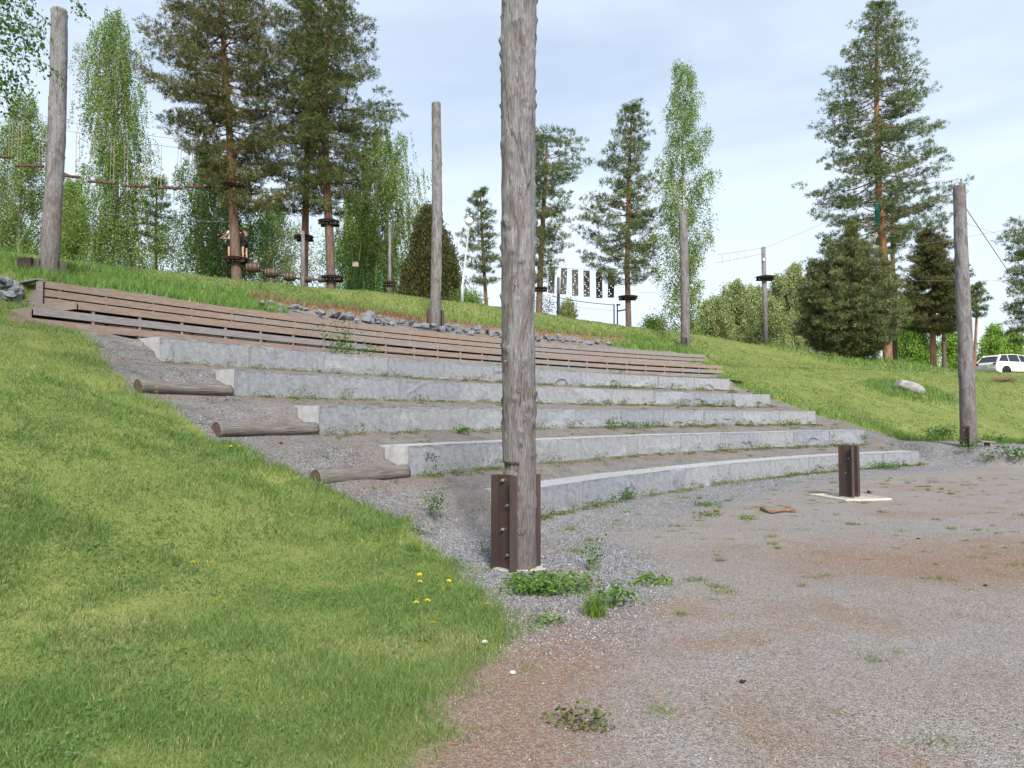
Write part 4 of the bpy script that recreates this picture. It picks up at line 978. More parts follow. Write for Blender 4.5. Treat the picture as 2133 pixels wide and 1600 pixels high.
def birch(name, trunk, D, prof, label, group=None, nb=60, leaves=14000, droop=1.0, cols=((0.060, 0.115, 0.022), (0.095, 0.155, 0.035), (0.13, 0.19, 0.055)), bark=None, seed=1, cat_='birch tree', lsize=None, ellip=0.8):
    rs = np.random.default_rng(seed); e, pts, rad = tree_frame(name, trunk, D, label, cat_, group)
    path, R = smooth_path(pts, rad); Z, xl, xr = profile(prof, D, pts, e)
    MB().tube([Vector(p) for p in path], [max(0.012, float(r)) for r in R], 9).build('trunk', bark or M_BBARK, e, None, True)
    br = MB(); starts, outs, tone = [], [], []; g = 0.0
    for i in range(nb):
        u = (i+rs.uniform(0, 1))/nb; z = Z[0]+(Z[-1]-Z[0])*u
        cx_ = float(np.interp(z, path[:, 2], path[:, 0])); cy_ = float(np.interp(z, path[:, 2], path[:, 1])); g += 2.399+rs.uniform(-.5, .5)
        l, r_ = float(np.interp(z, Z, xl)), float(np.interp(z, Z, xr)); ca, sa = math.cos(g), math.sin(g); half = (r_-l)/2
        ext = max(0.08, (r_-cx_) if ca > 0 else (cx_-l)); L_ = 1/math.sqrt((ca/ext)**2+(sa/(half*ellip+0.05))**2)*rs.uniform(0.5, 1.15)*(0.88+0.28*math.sin(g*1.7+z*1.1+seed)); L_ = max(L_, 0.12)
        z0 = max(0.3, z-L_*0.9)
        def pt(t): return np.array([cx_+ca*L_*t, cy_+sa*L_*t, z0+L_*(1.5*t-0.55*t*t)])
        br.tube([Vector(pt(t)) for t in (0, .3, .6, .85, 1)], [0.011*L_**.7+.006, 0.008*L_**.7+.005, .007, .005, .003], 4, False)
        tn = rs.uniform(0, 1)
        for q in range(int(5+L_*7)):
            t = rs.uniform(0.15, 1.0)**0.8; lat = rs.normal(0, 0.17*L_); starts.append(pt(t)+np.array([-sa*lat, ca*lat, rs.normal(0, .12*L_*.5)])); outs.append([ca, sa, 0]); tone.append(np.clip(tn+rs.normal(0, .2), 0, 1))
    st = np.array(starts); ou = np.array(outs); tn = np.array(tone); ns = len(st); per = max(2, int(2.0*leaves)//ns)
    hl = rs.uniform(0.5, 2.1, ns)*droop*(D/40)**0.2
    sid = np.repeat(np.arange(ns), per); f = rs.random(len(sid)); hh = hl[sid]*f
    spr = 0.045+0.15*(1-min(1, droop))*2
    wv = rs.uniform(-.15, .15, (ns, 2))
    P_ = st[sid]+ou[sid]*(0.18*np.sqrt(f)*hl[sid])[:, None]; P_[:, 2] -= hh; P_[:, :2] += wv[sid]*hh[:, None]*0.5; P_ += rs.normal(0, spr, P_.shape)
    P_[:, 2] = np.maximum(P_[:, 2], 0.08)
    sz = (lsize or max(0.07, D*0.0024))*rs.uniform(0.65, 1.2, len(P_)); dr = unit(rs.normal(0, 0.6, P_.shape)+np.array([0, 0, -0.9]))
    k = np.array(cols[0])*(1-tn[sid])[:, None]+np.array(cols[1])*tn[sid][:, None]; hi = rs.random(len(k)) < 0.2; k[hi] = cols[2]; k = k*BB*rs.uniform(0.7, 1.3, (len(k), 1))
    V, Fc, Cc = leafq(P_, sz, dr, k, 0.7); link('crown', np_mesh('crown', V, Fc, Cc), M_LEAF, e)
    for s_, h_ in list(zip(st, hl))[::4]:
        br.tube([Vector(s_), Vector(s_-np.array([0, 0, h_*0.8]))], 0.004, 3, False)
    br.build('branches', bark and M_TWIG or M_TWIG, e)
    return e

def ycone(name, trunk, D, prof, label, n=30000, cols=((0.024, 0.030, 0.010), (0.044, 0.046, 0.016)), seed=5, group=None, cat_='juniper tree'):
    rs = np.random.default_rng(seed); e, pts, rad = tree_frame(name, trunk, D, label, cat_, group); path, R = smooth_path(pts, rad); Z, xl, xr = profile(prof, D, pts, e)
    MB().tube([Vector(p) for p in path], [max(0.02, float(r)) for r in R], 8).build('trunk', M_JBARK, e)
    nc = n//36; z = Z[0]+(Z[-1]-Z[0])*rs.random(nc)**1.25; a = rs.uniform(0, 2*PI, nc); l = np.interp(z, Z, xl); r_ = np.interp(z, Z, xr); cx_ = (l+r_)/2; hw = (r_-l)/2
    q = rs.uniform(0.25, 1.0, nc)**0.45*(0.9+0.25*(fbm(np.cos(a)*2, np.sin(a)*2, z*1.3, 1.5, seed, 2)-0.5)*2)
    c = np.stack([cx_+np.cos(a)*hw*q, np.sin(a)*hw*q*0.9, z], -1); per = 36; cc = np.repeat(c, per, 0)+rs.normal(0, 0.16, (nc*per, 3))
    d = unit(np.repeat(np.stack([np.cos(a)*.5, np.sin(a)*.5, 0*a+.9], -1), per, 0)+rs.normal(0, .4, (nc*per, 3)))
    tn = np.repeat(rs.random(nc), per)[:, None]; k = (np.array(cols[0])*(1-tn)+np.array(cols[1])*tn)*PB; k *= rs.uniform(.7, 1.35, (len(k), 1)); cc[:, 2] = np.maximum(cc[:, 2], .1)
    V, Fc, Cc = leafq(cc, rs.uniform(.10, .2, len(cc)), d, k, 0.35); link('crown', np_mesh('crown', V, Fc, Cc), M_NEEDLE, e)
    br = MB()
    for q in range(60):
        i = rs.integers(0, nc); br.tube([Vector((float(np.interp(c[i][2]*.9, path[:, 2], path[:, 0])), 0, c[i][2]*.8)), Vector(c[i])], [.03, .008], 3, False)
    br.build('branches', M_JBARK, e); return e

GP = 'pines around the rope course'; GB = 'birches beyond the crest'
WARM = ((0.028, 0.041, 0.015), (0.052, 0.057, 0.022), (0.085, 0.080, 0.032))
DARK = ((0.026, 0.042, 0.016), (0.045, 0.060, 0.020), (0.070, 0.078, 0.026))
COOL = ((0.036, 0.060, 0.030), (0.062, 0.088, 0.038), (0.095, 0.115, 0.048))
pine('pine_tree', [(493, 583, 22), (488, 480, 20), (481, 330, 16), (470, 160, 12), (460, 0, 8), (452, -110, 3)], 36,
     [(-120, 440, 470), (-40, 372, 540), (20, 345, 580), (120, 305, 600), (190, 300, 612), (260, 350, 605), (330, 400, 600), (400, 450, 615), (440, 480, 600)], 'huge bushy pine carrying two climbers on its lower round platform', GP, 170, 1.2, WARM, seed=3, rise=0.15, bare=0.35, padr=0.62)
pine('pine_tree', [(690, 600, 19), (686, 480, 18), (678, 330, 15), (676, 200, 12), (682, 80, 8), (688, -50, 3)], 37,
     [(-60, 660, 705), (0, 600, 740), (70, 590, 772), (150, 580, 770), (230, 590, 835), (290, 600, 800), (360, 610, 815), (420, 640, 760), (450, 660, 720)], 'tall dense pine with twin dark platforms, right of the climbers', GP, 145, 1.18, DARK, seed=4, rise=0.12, bare=0.35, padr=0.62)
pine('pine_tree', [(633, 590, 16), (636, 480, 15), (640, 330, 12), (640, 120, 9), (636, 0, 4)], 40,
     [(-10, 600, 665), (80, 580, 690), (180, 560, 690), (290, 545, 680), (380, 520, 690), (450, 560, 690)], 'pine between the two biggest pines, a platform half way down its bare trunk', GP, 95, 1.1, DARK, seed=5, rise=0.1, padr=0.6)
pine('pine_tree', [(326, 565, 7), (325, 470, 6), (326, 372, 2)], 48, [(368, 318, 334), (400, 300, 360), (450, 292, 380), (500, 290, 392), (530, 300, 385)], 'thin small pine standing alone between the weeping birch and the huge pine', GP, 46, 0.6, COOL, seed=6, bare=0.2, padr=0.5)
pine('pine_tree', [(1014, 650, 8), (1008, 560, 7), (1003, 470, 5), (1001, 395, 2)], 58, [(390, 990, 1010), (420, 975, 1020), (470, 955, 1035), (520, 950, 1042), (570, 975, 1040), (600, 985, 1030)], 'slender pine right behind the globe street lamp', GP, 56, 0.75, COOL, seed=7, bare=0.35, padr=0.6)
pine('pine_tree', [(1122, 665, 14), (1126, 560, 12), (1133, 420, 9), (1140, 290, 3)], 50, [(275, 1120, 1175), (315, 1080, 1205), (355, 1070, 1212), (400, 1075, 1190), (450, 1080, 1185), (490, 1085, 1195), (540, 1100, 1170), (590, 1095, 1180)], 'layered pine half hidden by the big foreground pole', GP, 80, 1.0, COOL, seed=8, bare=0.3, padr=0.65)
pine('pine_tree', [(1310, 685, 13), (1306, 560, 11), (1309, 420, 9), (1312, 320, 6), (1316, 222, 2)], 50, [(215, 1298, 1328), (270, 1280, 1352), (330, 1262, 1350), (400, 1240, 1370), (430, 1215, 1385), (470, 1200, 1390), (510, 1190, 1370), (560, 1230, 1372), (590, 1240, 1350)], 'upright pine with a lone platform beside the drilled panels', GP, 105, 0.9, COOL, seed=9, bare=0.3, padr=0.6)
pine('pine_tree', [(1846, 600, 17), (1838, 500, 15), (1830, 380, 12), (1826, 200, 9), (1826, 90, 6), (1829, 8, 2)], 48,
     [(5, 1815, 1840), (40, 1790, 1888), (90, 1770, 1905), (150, 1732, 1908), (200, 1728, 1925), (250, 1708, 1958), (300, 1725, 1950), (360, 1675, 1945), (420, 1700, 1985), (455, 1690, 1992), (490, 1665, 1960)], 'tallest pine on the right, its orange trunk rising behind the bushy young pine', GP, 160, 0.84, COOL, M_PBARKO, 0.02, 10, bare=0.38, padr=0.62, up=0.35)
pine('pine_tree', [(1862, 640, 10), (1860, 520, 8), (1858, 430, 3)], 60, [(425, 1840, 1880), (470, 1830, 1900), (530, 1835, 1890)], 'small dark pine showing behind the trunk of the tallest pine', GP, 30, 0.8, DARK, seed=12)
pine('bushy_pine', [(1778, 745, 16), (1780, 640, 10), (1775, 560, 6), (1772, 490, 2)], 42,
     [(478, 1768, 1776), (510, 1755, 1790), (540, 1728, 1815), (580, 1698, 1842), (620, 1676, 1862), (670, 1665, 1870), (710, 1676, 1864), (742, 1700, 1850)], 'young bushy pine as wide as tall, branches down to the grass', 'bushy young pines', 250, 1.2, ((0.036, 0.054, 0.023), (0.062, 0.080, 0.032), (0.105, 0.110, 0.046)), None, 0.55, 13, 'pine tree', 0.40, 0.3, 1.1, 0.25, ellip=0.95)
pine('pine_tree', [(1700, 730, 9), (1705, 620, 6), (1710, 560, 3)], 55, [(545, 1690, 1725), (600, 1668, 1740), (660, 1665, 1740), (700, 1675, 1735)], 'brownish pine peeking out left of the bushy young pine', GP, 50, 1.2, WARM, seed=33, bare=.2)
pine('pine_tree', [(1945, 765, 13), (1943, 680, 11), (1944, 560, 7), (1940, 484, 2)], 56, [(480, 1918, 1965), (520, 1900, 1985), (560, 1895, 1998), (600, 1880, 2005), (650, 1885, 2010), (690, 1900, 2000)], 'compact brownish pine with an orange trunk left of the right log pole', GP, 90, 1.25, WARM, M_PBARKO, 0.1, 14, bare=0.2)
pine('pine_tree', [(1968, 765, 8), (1966, 700, 7), (1965, 600, 4)], 62, [(590, 1950, 1985), (640, 1930, 2000), (700, 1935, 1995)], 'darker pine trunk standing close behind the compact brownish pine', GP, 34, 1.0, DARK, None, seed=15)
pine('pine_tree', [(2031, 750, 6), (2033, 680, 5), (2035, 592, 2)], 70, [(590, 2027, 2045), (615, 2012, 2060), (640, 2010, 2062), (665, 2022, 2050)], 'tiny far pine just right of the right log pole', GP, 30, 0.6, COOL, M_PBARKO, seed=16)
pine('pine_tree', [(2150, 760, 14), (2152, 600, 11), (2155, 465, 4)], 48, [(460, 2110, 2180), (500, 2082, 2200), (560, 2100, 2210), (600, 2090, 2210), (660, 2100, 2210), (720, 2105, 2200)], 'pine cut off by the right edge of the picture, above the white car', GP, 80, 0.85, COOL, seed=17, bare=.3)
birch('birch_tree', [(40, 540, 9), (42, 420, 8), (45, 300, 5), (48, 200, 2)], 40, [(190, 30, 75), (240, 5, 100), (300, -25, 120), (380, -45, 135), (450, -40, 150), (520, -20, 150)], 'leafy birch with a thin white trunk at the left edge', GB, 85, 22000, 0.8, seed=21)
birch('birch_tree', [(244, 560, 10), (243, 420, 9), (243, 250, 7), (240, 120, 4), (236, 12, 1.5)], 42, [(12, 218, 256), (50, 200, 272), (100, 165, 296), (180, 152, 305), (260, 160, 312), (340, 165, 328), (430, 165, 335), (500, 170, 330), (545, 190, 310)], 'tallest weeping birch, left of the two biggest pines', GB, 150, 36000, 1.35, seed=22)
birch('birch_tree', [(150, 560, 6), (150, 480, 5), (152, 380, 2)], 52, [(370, 135, 170), (420, 120, 185), (480, 110, 200), (540, 120, 195)], 'low birch filling the gap right of the left log pole', GB, 50, 12000, 0.7, seed=23)
birch('birch_tree', [(452, 580, 9), (450, 480, 8), (440, 300, 3)], 46, [(290, 410, 480), (360, 375, 560), (430, 362, 610), (500, 365, 615), (560, 360, 600)], 'dark green birch whose foliage fills the space behind the climbers', GB, 120, 30000, 0.9, ((0.035, 0.080, 0.018), (0.060, 0.115, 0.026), (0.09, 0.14, 0.04)), seed=24)
birch('birch_tree', [(565, 590, 7), (566, 500, 6), (570, 420, 3)], 55, [(400, 540, 600), (450, 520, 620), (520, 520, 640), (580, 540, 640)], 'pale birch seen between the platforms of the two biggest pines', GB, 50, 9000, 0.7, ((0.07, 0.12, 0.04), (0.11, 0.16, 0.06), (0.14, 0.19, 0.08)), seed=25)
birch('birch_tree', [(775, 612, 8), (778, 500, 8), (784, 380, 6), (792, 270, 2)], 46, [(262, 780, 830), (310, 745, 880), (360, 735, 890), (430, 722, 890), (500, 715, 885), (560, 720, 870), (600, 735, 840)], 'broad birch with drooping crown behind the centre of the slope', GB, 130, 33000, 1.15, seed=26)
birch('birch_tree', [(730, 610, 6), (732, 500, 5), (735, 420, 2)], 60, [(400, 715, 750), (450, 700, 770), (530, 690, 775), (590, 695, 770)], 'smaller birch in shade left of the broad drooping one', GB, 45, 9000, 0.8, seed=27)
birch('birch_tree', [(1428, 695, 9), (1427, 560, 8), (1424, 400, 6), (1420, 260, 4), (1422, 120, 1.5)], 50, [(118, 1402, 1442), (160, 1385, 1456), (220, 1368, 1482), (300, 1362, 1492), (380, 1352, 1494), (450, 1345, 1500), (520, 1340, 1498), (580, 1355, 1490), (640, 1360, 1470), (690, 1350, 1465)], 'tall upright birch behind the log pole at the right end of the wooden row', GB, 100, 19000, 0.75, ((0.060, 0.118, 0.024), (0.10, 0.160, 0.034), (0.14, 0.20, 0.055)), seed=28)
ycone('juniper_tree', [(898, 628, 14), (897, 540, 8), (895, 450, 3)], 38, [(438, 888, 900), (480, 862, 925), (530, 845, 955), (570, 835, 965), (610, 830, 970), (630, 835, 968)], 'dark olive cone-shaped juniper behind the slim centre pole', 52000)
GR = 'distant grove behind the right-hand crest'
PALE = ((0.105, 0.150, 0.055), (0.15, 0.20, 0.075), (0.19, 0.235, 0.10))
for i, (px, top, hw, D, lab) in enumerate(((1485, 615, 32, 76, 'low pale bush at the left end of the distant grove'), (1530, 580, 34, 78, 'rounded pale birch near the left end of the distant grove'), (1572, 592, 30, 80, 'pale birch just left of the platform pole in the distant grove'), (1622, 570, 30, 82, 'pale birch just right of the platform pole in the distant grove'), (1655, 545, 26, 80, 'tallest slim birch of the distant grove, beside the bushy pine'), (1600, 620, 34, 70, 'front bush of the distant grove at the foot of the platform pole'))):
    birch('birch_tree', [(px, 735, 5), (px+2, 650, 4), (px+1, top+5, 1.5)], D, [(top, px-13, px+12), (top+14, px-hw*.9, px+hw*.8), (top+40, px-hw*1.5, px+hw*1.4), (top+80, px-hw*1.9, px+hw*1.9), (720, px-hw*2.0, px+hw*2.0)], lab, GR, 80, 15000, 0.7, PALE, seed=40+i)
BRI = ((0.085, 0.17, 0.025), (0.13, 0.23, 0.04), (0.17, 0.27, 0.06))
for i, (px, top, hw, D, lab) in enumerate(((1888, 612, 26, 66, 'bright green deciduous tree between the bushy pine and the compact pine'), (1912, 680, 40, 64, 'low bright green bush below the compact brownish pine'), (1985, 690, 26, 72, 'bright green bush behind the right log pole'), (2068, 678, 34, 84, 'bright green round tree above the rear of the white car'), (2108, 690, 30, 86, 'bright green tree above the front of the white car'))):
    birch('deciduous_tree', [(px, 775, 5), (px+1, top+60, 3), (px, top+6, 1.5)], D, [(top, px-10, px+10), (top+30, px-hw*.8, px+hw*.8), (top+60, px-hw, px+hw), (770, px-hw, px+hw)], lab, 'bright green trees behind the right slope', 40, 9000, 0.35, BRI, seed=60+i, cat_='deciduous tree')
birch('deciduous_tree', [(1180, 670, 4), (1182, 640, 2)], 66, [(625, 1172, 1192), (645, 1166, 1200), (672, 1164, 1202)], 'small pale bush under the drilled panels', None, 18, 2600, 0.3, PALE, seed=71, cat_='bush')
birch('deciduous_tree', [(1360, 695, 4), (1361, 670, 2)], 54, [(660, 1350, 1375), (680, 1340, 1390), (700, 1335, 1395)], 'low bright bush at the foot of the tall upright birch', None, 18, 2600, 0.3, BRI, seed=72, cat_='bush')
birch('deciduous_tree', [(975, 640, 4), (976, 622, 2)], 36, [(610, 958, 985), (625, 950, 992), (640, 948, 994)], 'leafy bush at the foot of the globe lamp', None, 22, 2600, 0.25, ((0.05, 0.10, 0.02), (0.08, 0.14, 0.03), (0.12, 0.18, 0.05)), seed=73, cat_='bush')
def woods():
    parts = []
    for x0, x1, ytop, D, cols, n in ((-60, 330, 470, 66, ((0.05, 0.095, 0.024), (0.085, 0.13, 0.04)), 26000), (330, 700, 500, 70, ((0.06, 0.10, 0.035), (0.10, 0.15, 0.06)), 17000), (700, 880, 520, 62, ((0.04, 0.08, 0.02), (0.07, 0.12, 0.035)), 12000), (1085, 1150, 600, 80, ((0.04, 0.06, 0.02), (0.06, 0.08, 0.03)), 3000), (1860, 2200, 690, 95, ((0.07, 0.13, 0.03), (0.11, 0.17, 0.05)), 12000)):
        nc = n//30; px = rng.uniform(x0, x1, nc); yt = ytop+60*(fbm(px, 0, 0, 0.012, 9, 3)-0.5)*2
        yb = 700 if x0 < 1000 else 770; f = rng.random(nc)**0.8; py = yb+(yt-yb)*f; dd = D+rng.uniform(-3, 3, nc)
        c = np.array([P(a, b_, d) for a, b_, d in zip(px, py, dd)]); cc = np.repeat(c, 30, 0)+rng.normal(0, 0.42, (nc*30, 3))
        tn = np.repeat(rng.random(nc), 30)[:, None]; k = np.array(cols[0])*(1-tn)+np.array(cols[1])*tn; k = k*BB*rng.uniform(.7, 1.3, (len(k), 1))
        cc[:, 2] = np.maximum(cc[:, 2], H(cc[:, 0], cc[:, 1], False)+0.05)
        parts.append(leafq(cc, rng.uniform(.12, .22, len(cc)), unit(rng.normal(0, 1, cc.shape)), k, .7))
    V, Fc, C = cat(parts); tag(link('far_woods', np_mesh('far_woods', V, Fc, C), M_LEAF), kind='stuff')
woods()

# ---------------------------------------------------------------- near birch whose twigs hang into the top left corner
def near_birch():
    D = 8.0; tx, ty = -8.6, 8.6; e = empty('birch_tree', (tx, ty, PZ(tx, ty)-0.1), 'near birch whose leafy twigs hang into the top left corner', 'birch tree')
    o = Vector(e.location); MB().tube([Vector((0, 0, 0)), Vector((.05, 0, 3)), Vector((.1, .1, 6)), Vector((0, 0, 9))], [.15, .12, .09, .03], 10).build('trunk', M_BBARK, e, None, True)
    br = MB(); C, Dr = [], []
    tw = [[(-150, -80), (-20, 20), (45, 45), (96, 66)], [(-130, -120), (0, 0), (60, 10), (92, 40)], [(-150, 40), (-30, 105), (40, 122), (95, 132), (128, 158)], [(-140, 20), (0, 88), (50, 98), (92, 82)], [(-150, 70), (-20, 160), (30, 176), (66, 178)], [(-150, 90), (-30, 185), (0, 200), (26, 208)], [(100, -160), (150, -30), (165, 8), (174, 26)], [(-150, -60), (-10, 50), (30, 66), (58, 72)], [(-130, -140), (-10, -20), (30, -10), (75, -4)], [(-150, 60), (-40, 130), (10, 150), (44, 158)], [(-120, 0), (-10, 30), (20, 36), (60, 52)]]
    for i, t in enumerate(tw):
        dd = D+((i*37) % 10-5)*0.12; pts = [P(x, y, dd+0.1*j)-o for j, (x, y) in enumerate(t)]
        br.tube([Vector((0.05, 0.05, min(pts[0].z, 8.5)-0.8)), pts[0]]+pts[1:], [0.03, 0.014]+[0.006, 0.004, 0.003, 0.002][:len(pts)-1], 5, False)
        nl = 66 if i != 6 else 22
        for q in range(nl):
            u = rnd.uniform(0.6 if i == 6 else 0.28, 1.0)*(len(pts)-1); j = min(int(u), len(pts)-2); p = pts[j].lerp(pts[j+1], u-j)
            h = abs(rnd.gauss(0, 0.11))*(1 if i != 6 else .5); q0 = p+Vector((rnd.gauss(0, .035), rnd.gauss(0, .07), rnd.gauss(0, .02)-h)); C.append(q0)
            if rnd.random() < 0.3: br.tube([p, q0], 0.0016, 3, False)
    C = np.array([tuple(c) for c in C]); C = np.concatenate([C, C+rng.normal(0, .03, C.shape)]); n = len(C)
    extra = rng.normal(0, 1, (2600, 3))*np.array([1.2, 1.2, 1.3])+np.array([-0.3, 0.2, 7.6]); C = np.concatenate([C, extra]); n = len(C)
    V, Fc, Cc = leafq(C, rng.uniform(.030, .055, n), unit(rng.normal(0, .5, (n, 3))+np.array([0, 0, -1])), jit((0.085, 0.165, 0.038), n, .35), .75)
    link('crown', np_mesh('crown', V, Fc, Cc), M_LEAF, e); br.build('branches', M_TWIG, e)
near_birch()

# ---------------------------------------------------------------- rope course
def platform(px, py, D, wpx, tr, label, tilt=0.0):
    c = P(px, py, D); R = wpx/F*D/2; e = empty('tree_platform', c, label, 'platform', 'round dark platforms of the rope course')
    mb = MB(); n = 9
    for i in range(n):
        x = -R+(i+.5)*2*R/n; hl = math.sqrt(max(0, R*R-x*x))*rnd.uniform(.94, 1.05)
        if abs(x) < tr+0.04: 
            for s in (-1, 1): mb.box((x, s*(hl+tr)/2, 0), (2*R/n-.02, hl-tr, .045))
        else: mb.box((x, 0, 0), (2*R/n-.02, 2*hl, .045))
    o = mb.build('deck', M_DARKWOOD, e)
    mb = MB().lathe([(R*.93, -.11), (R*.97, -.025)], 16); mb.build('rim', M_DARKWOOD, e)
    for s in (-1, 1):
        b = MB().box((0, s*(tr+.06), -.17), (2*R*.9, .10, .12)).build('support_beam', M_DARKWOOD, e)
    for q in range(3):
        b = MB().lathe([(.025, 0), (.025, .03)], 8, rot=Matrix.Rotation(PI/2, 3, 'X')).build('bolt', M_BOLT, e); b.location = (-.35*R+q*.35*R, -(tr+.112), -.17)
    return e
platform(485, 388, 36, 50, .22, 'upper dark round platform on the huge bushy pine, above the climbers')
PL = platform(491, 539, 36, 52, .25, 'lower dark round platform with the two climbers standing on it')
platform(633, 493, 40, 39, .2, 'dark round platform on the trunk between the two biggest pines')
platform(685, 461, 37, 43, .2, 'upper dark round platform on the tall dense pine')
platform(692, 577, 37, 45, .23, 'lower dark round platform at the foot of the tall dense pine, by the barrels')
platform(811, 588, 42, 26, .1, 'small dark platform low on the thin grey post left of the juniper')
platform(1126, 600, 50, 30, .2, 'dark platform just showing right of the foreground pole')
platform(1308, 618, 50, 40, .2, 'weathered dark platform on the pine beside the drilled panels')
platform(1594, 577, 46, 37, .14, 'round dark platform high on the lone post against the sky')
platform(1849, 591, 48, 36, .2, 'dark platform on the tallest right-hand pine behind the bushy pine')
def post(px, y0, y1, wpx, D, label, name='wooden_post', m=None, dx=0):
    b = P(px, y1, D); zg = min(PZ(b.x, b.y), b.z); t = P(px+dx, y0, D); r = wpx/F*D/2
    e = empty(name, (b.x, b.y, zg-.1), label, 'post'); MB().tube([Vector((0, 0, 0)), Vector(((t.x-b.x)*.5, 0, (t.z-zg)/2)), Vector((t.x-b.x, 0, t.z-zg+.1))], [r*1.1, r, r*.85], 12).build('shaft', m or M_POLE, e, None, True); return e, t
e, t1 = post(812, 472, 618, 7, 42, 'thin grey post with a small low platform and a cross-bar left of the juniper')
MB().tube([P(799, 533, 42)-e.location, P(822, 533, 42)-e.location], .035, 6).build('cross_bar', M_LOG, e)
e, t2 = post(1596, 515, 716, 10, 46, 'lone grey platform post standing against the sky above the crest', dx=-6)
o = MB().box(P(1591, 541, 45.8)-e.location, (.12, .02, .18)).build('number_tag', M_GLOBE, e)
post(1163, 578, 662, 7, 52, 'short pale grey post below the drilled panels')
post(1279, 634, 678, 3, 54, 'thin dark post with no bar, under the drilled panels', m=M_LOG)
e, _ = post(1286, 634, 678, 3, 53, 'thin dark post joined to the pine trunk by two bars', m=M_LOG)
MB().tube([P(1284, 635, 53)-e.location, P(1292, 635, 53)-e.location], .06, 6).build('cross_bar', M_LOG, e)
MB().tube([P(1288, 648, 53)-e.location, P(1304, 645, 51)-e.location], .05, 6).build('cross_bar', M_LOG, e)
post(632, 482, 600, 8, 36, 'short pale pole right in front of the middle climbing pine', dx=-1)

def hang_cross(px, py, wpx, D, i, flip, label):
    c = P(px, py, D); L_ = wpx/F*D; e = empty('hanging_log_cross', c, label, 'hanging logs', 'crossed logs hanging on ropes at the left')
    a = 0.06*flip; h = Vector((L_/2*math.cos(a), .1, L_/2*math.sin(a)*.6))
    MB().tube([-h, h], [.07, .07], 8).build('log', M_LOG, e)
    q = Vector((L_*.36, -.30, -.20)); MB().tube([-q+Vector((0, 0, .04)), q+Vector((0, 0, .04))], [.065, .065], 8).build('log', M_LOG, e)
    for s in (-1, 1):
        for d_ in (0, .16): 
            hp_ = h*s*.86; MB().tube([hp_+Vector((-s*d_*1.0, 0, -.12)), hp_+Vector((-s*d_, 0, 2.2+d_))], .011, 4, False).build('rope', M_ROPE, e)
for i, (px, py, w, fl, lab) in enumerate(((3, 327, 44, 1, 'hanging log cross cut by the left edge of the picture'), (62, 346, 55, 1, 'hanging log cross just left of the left log pole'), (142, 367, 46, -1, 'hanging log cross just right of the left log pole'), (212, 380, 52, -1, 'hanging log cross in front of the left side of the weeping birch'), (283, 388, 54, 1, 'hanging log cross in front of the right side of the weeping birch'), (352, 392, 52, 1, 'hanging log cross in the sky gap above the thin small pine'), (415, 390, 48, 1, 'hanging log cross nearest to the huge pine'))):
    hang_cross(px, py, w, 36, i, fl, lab)
def cable(pts, r, label, m=None, name='cable', sag=0.0):
    A_, B_ = pts; n = 12; q = [A_.lerp(B_, i/n)+Vector((0, 0, -sag*4*(i/n)*(1-i/n))) for i in range(n+1)]; o = q[n//2].copy()
    ob = MB().tube([p-o for p in q], r, 4, False).build(name, m or M_CABLE, None, o); return tag(ob, label, 'cable')
Pq = P
cable((Pq(-60, 205, 36), Pq(478, 300, 36)), .012, 'upper thin steel cable above the hanging log crosses', sag=.35)
cable((Pq(-60, 228, 36), Pq(478, 318, 36)), .012, 'second thin steel cable carrying the hanging log crosses', sag=.3)
cable((Pq(-60, 392, 36), Pq(482, 462, 36)), .012, 'thin steel cable low across the left birches', sag=.4)
cable((Pq(-60, 405, 34), Pq(90, 458, 35)), .022, 'brown rope slanting down behind the left log pole', M_LOG)
cable((Pq(1494, 531, 47), Pq(1588, 517, 46)), .013, 'upper safety cable reaching the lone platform post from the birch')
cable((Pq(1490, 548, 47), Pq(1588, 529, 46)), .013, 'lower safety cable reaching the lone platform post from the birch')
cable((Pq(1594, 517, 46), Pq(1826, 418, 48)), .013, 'long cable rising from the lone platform post to the tallest pine')
cable((Pq(1599, 577, 46), Pq(1836, 545, 48)), .010, 'thin cable from the lone platform to the bushy pine', sag=.1)
cable((RP_TOP, P(2150, 640, 30)), .014, 'guy wire running down right from the top of the right log pole')
cable((Pq(1846, 522, 48), P(2180, 465, 60)), .013, 'thin cable crossing the sky behind the right log pole')
cable((Pq(1846, 585, 48), P(2180, 585, 62)), .012, 'level thin cable low behind the right log pole')
cable((Pq(2000, 462, 52), P(2180, 520, 62)), .010, 'faint wire slanting down behind the right log pole')
cable((Pq(1150, 617, 52), Pq(1279, 635, 54)), .03, 'handrail cable of the net bridge under the drilled panels', M_LOG, sag=.1)
cable((Pq(1155, 631, 53), Pq(1282, 647, 54)), .010, 'middle thin cable of the net bridge under the drilled panels', sag=.1)
cable((Pq(1330, 609, 50), Pq(1425, 608, 52)), .010, 'short thin cable between the upright pine and the tall birch')
cable((Pq(1150, 556, 52), Pq(1300, 568, 50)), .012, 'cable that the drilled panels hang from')
cable((Pq(485, 400, 36), Pq(632, 450, 39)), .012, 'cable from the huge pine to the middle climbing pine', sag=.3)
cable((Pq(640, 420, 39), Pq(690, 400, 37)), .02, 'rope between the middle pine and the tall dense pine', M_ROPE, sag=.1)
for k, (px, y0, y1) in enumerate(((1505, 530, 552), (1520, 528, 548), (1536, 526, 545), (1552, 524, 541))):
    cable((Pq(px, y0, 46.8), Pq(px, y1, 46.8)), .008, '%s short dropper wire from the left under the cables of the lone post' % ordn(k))
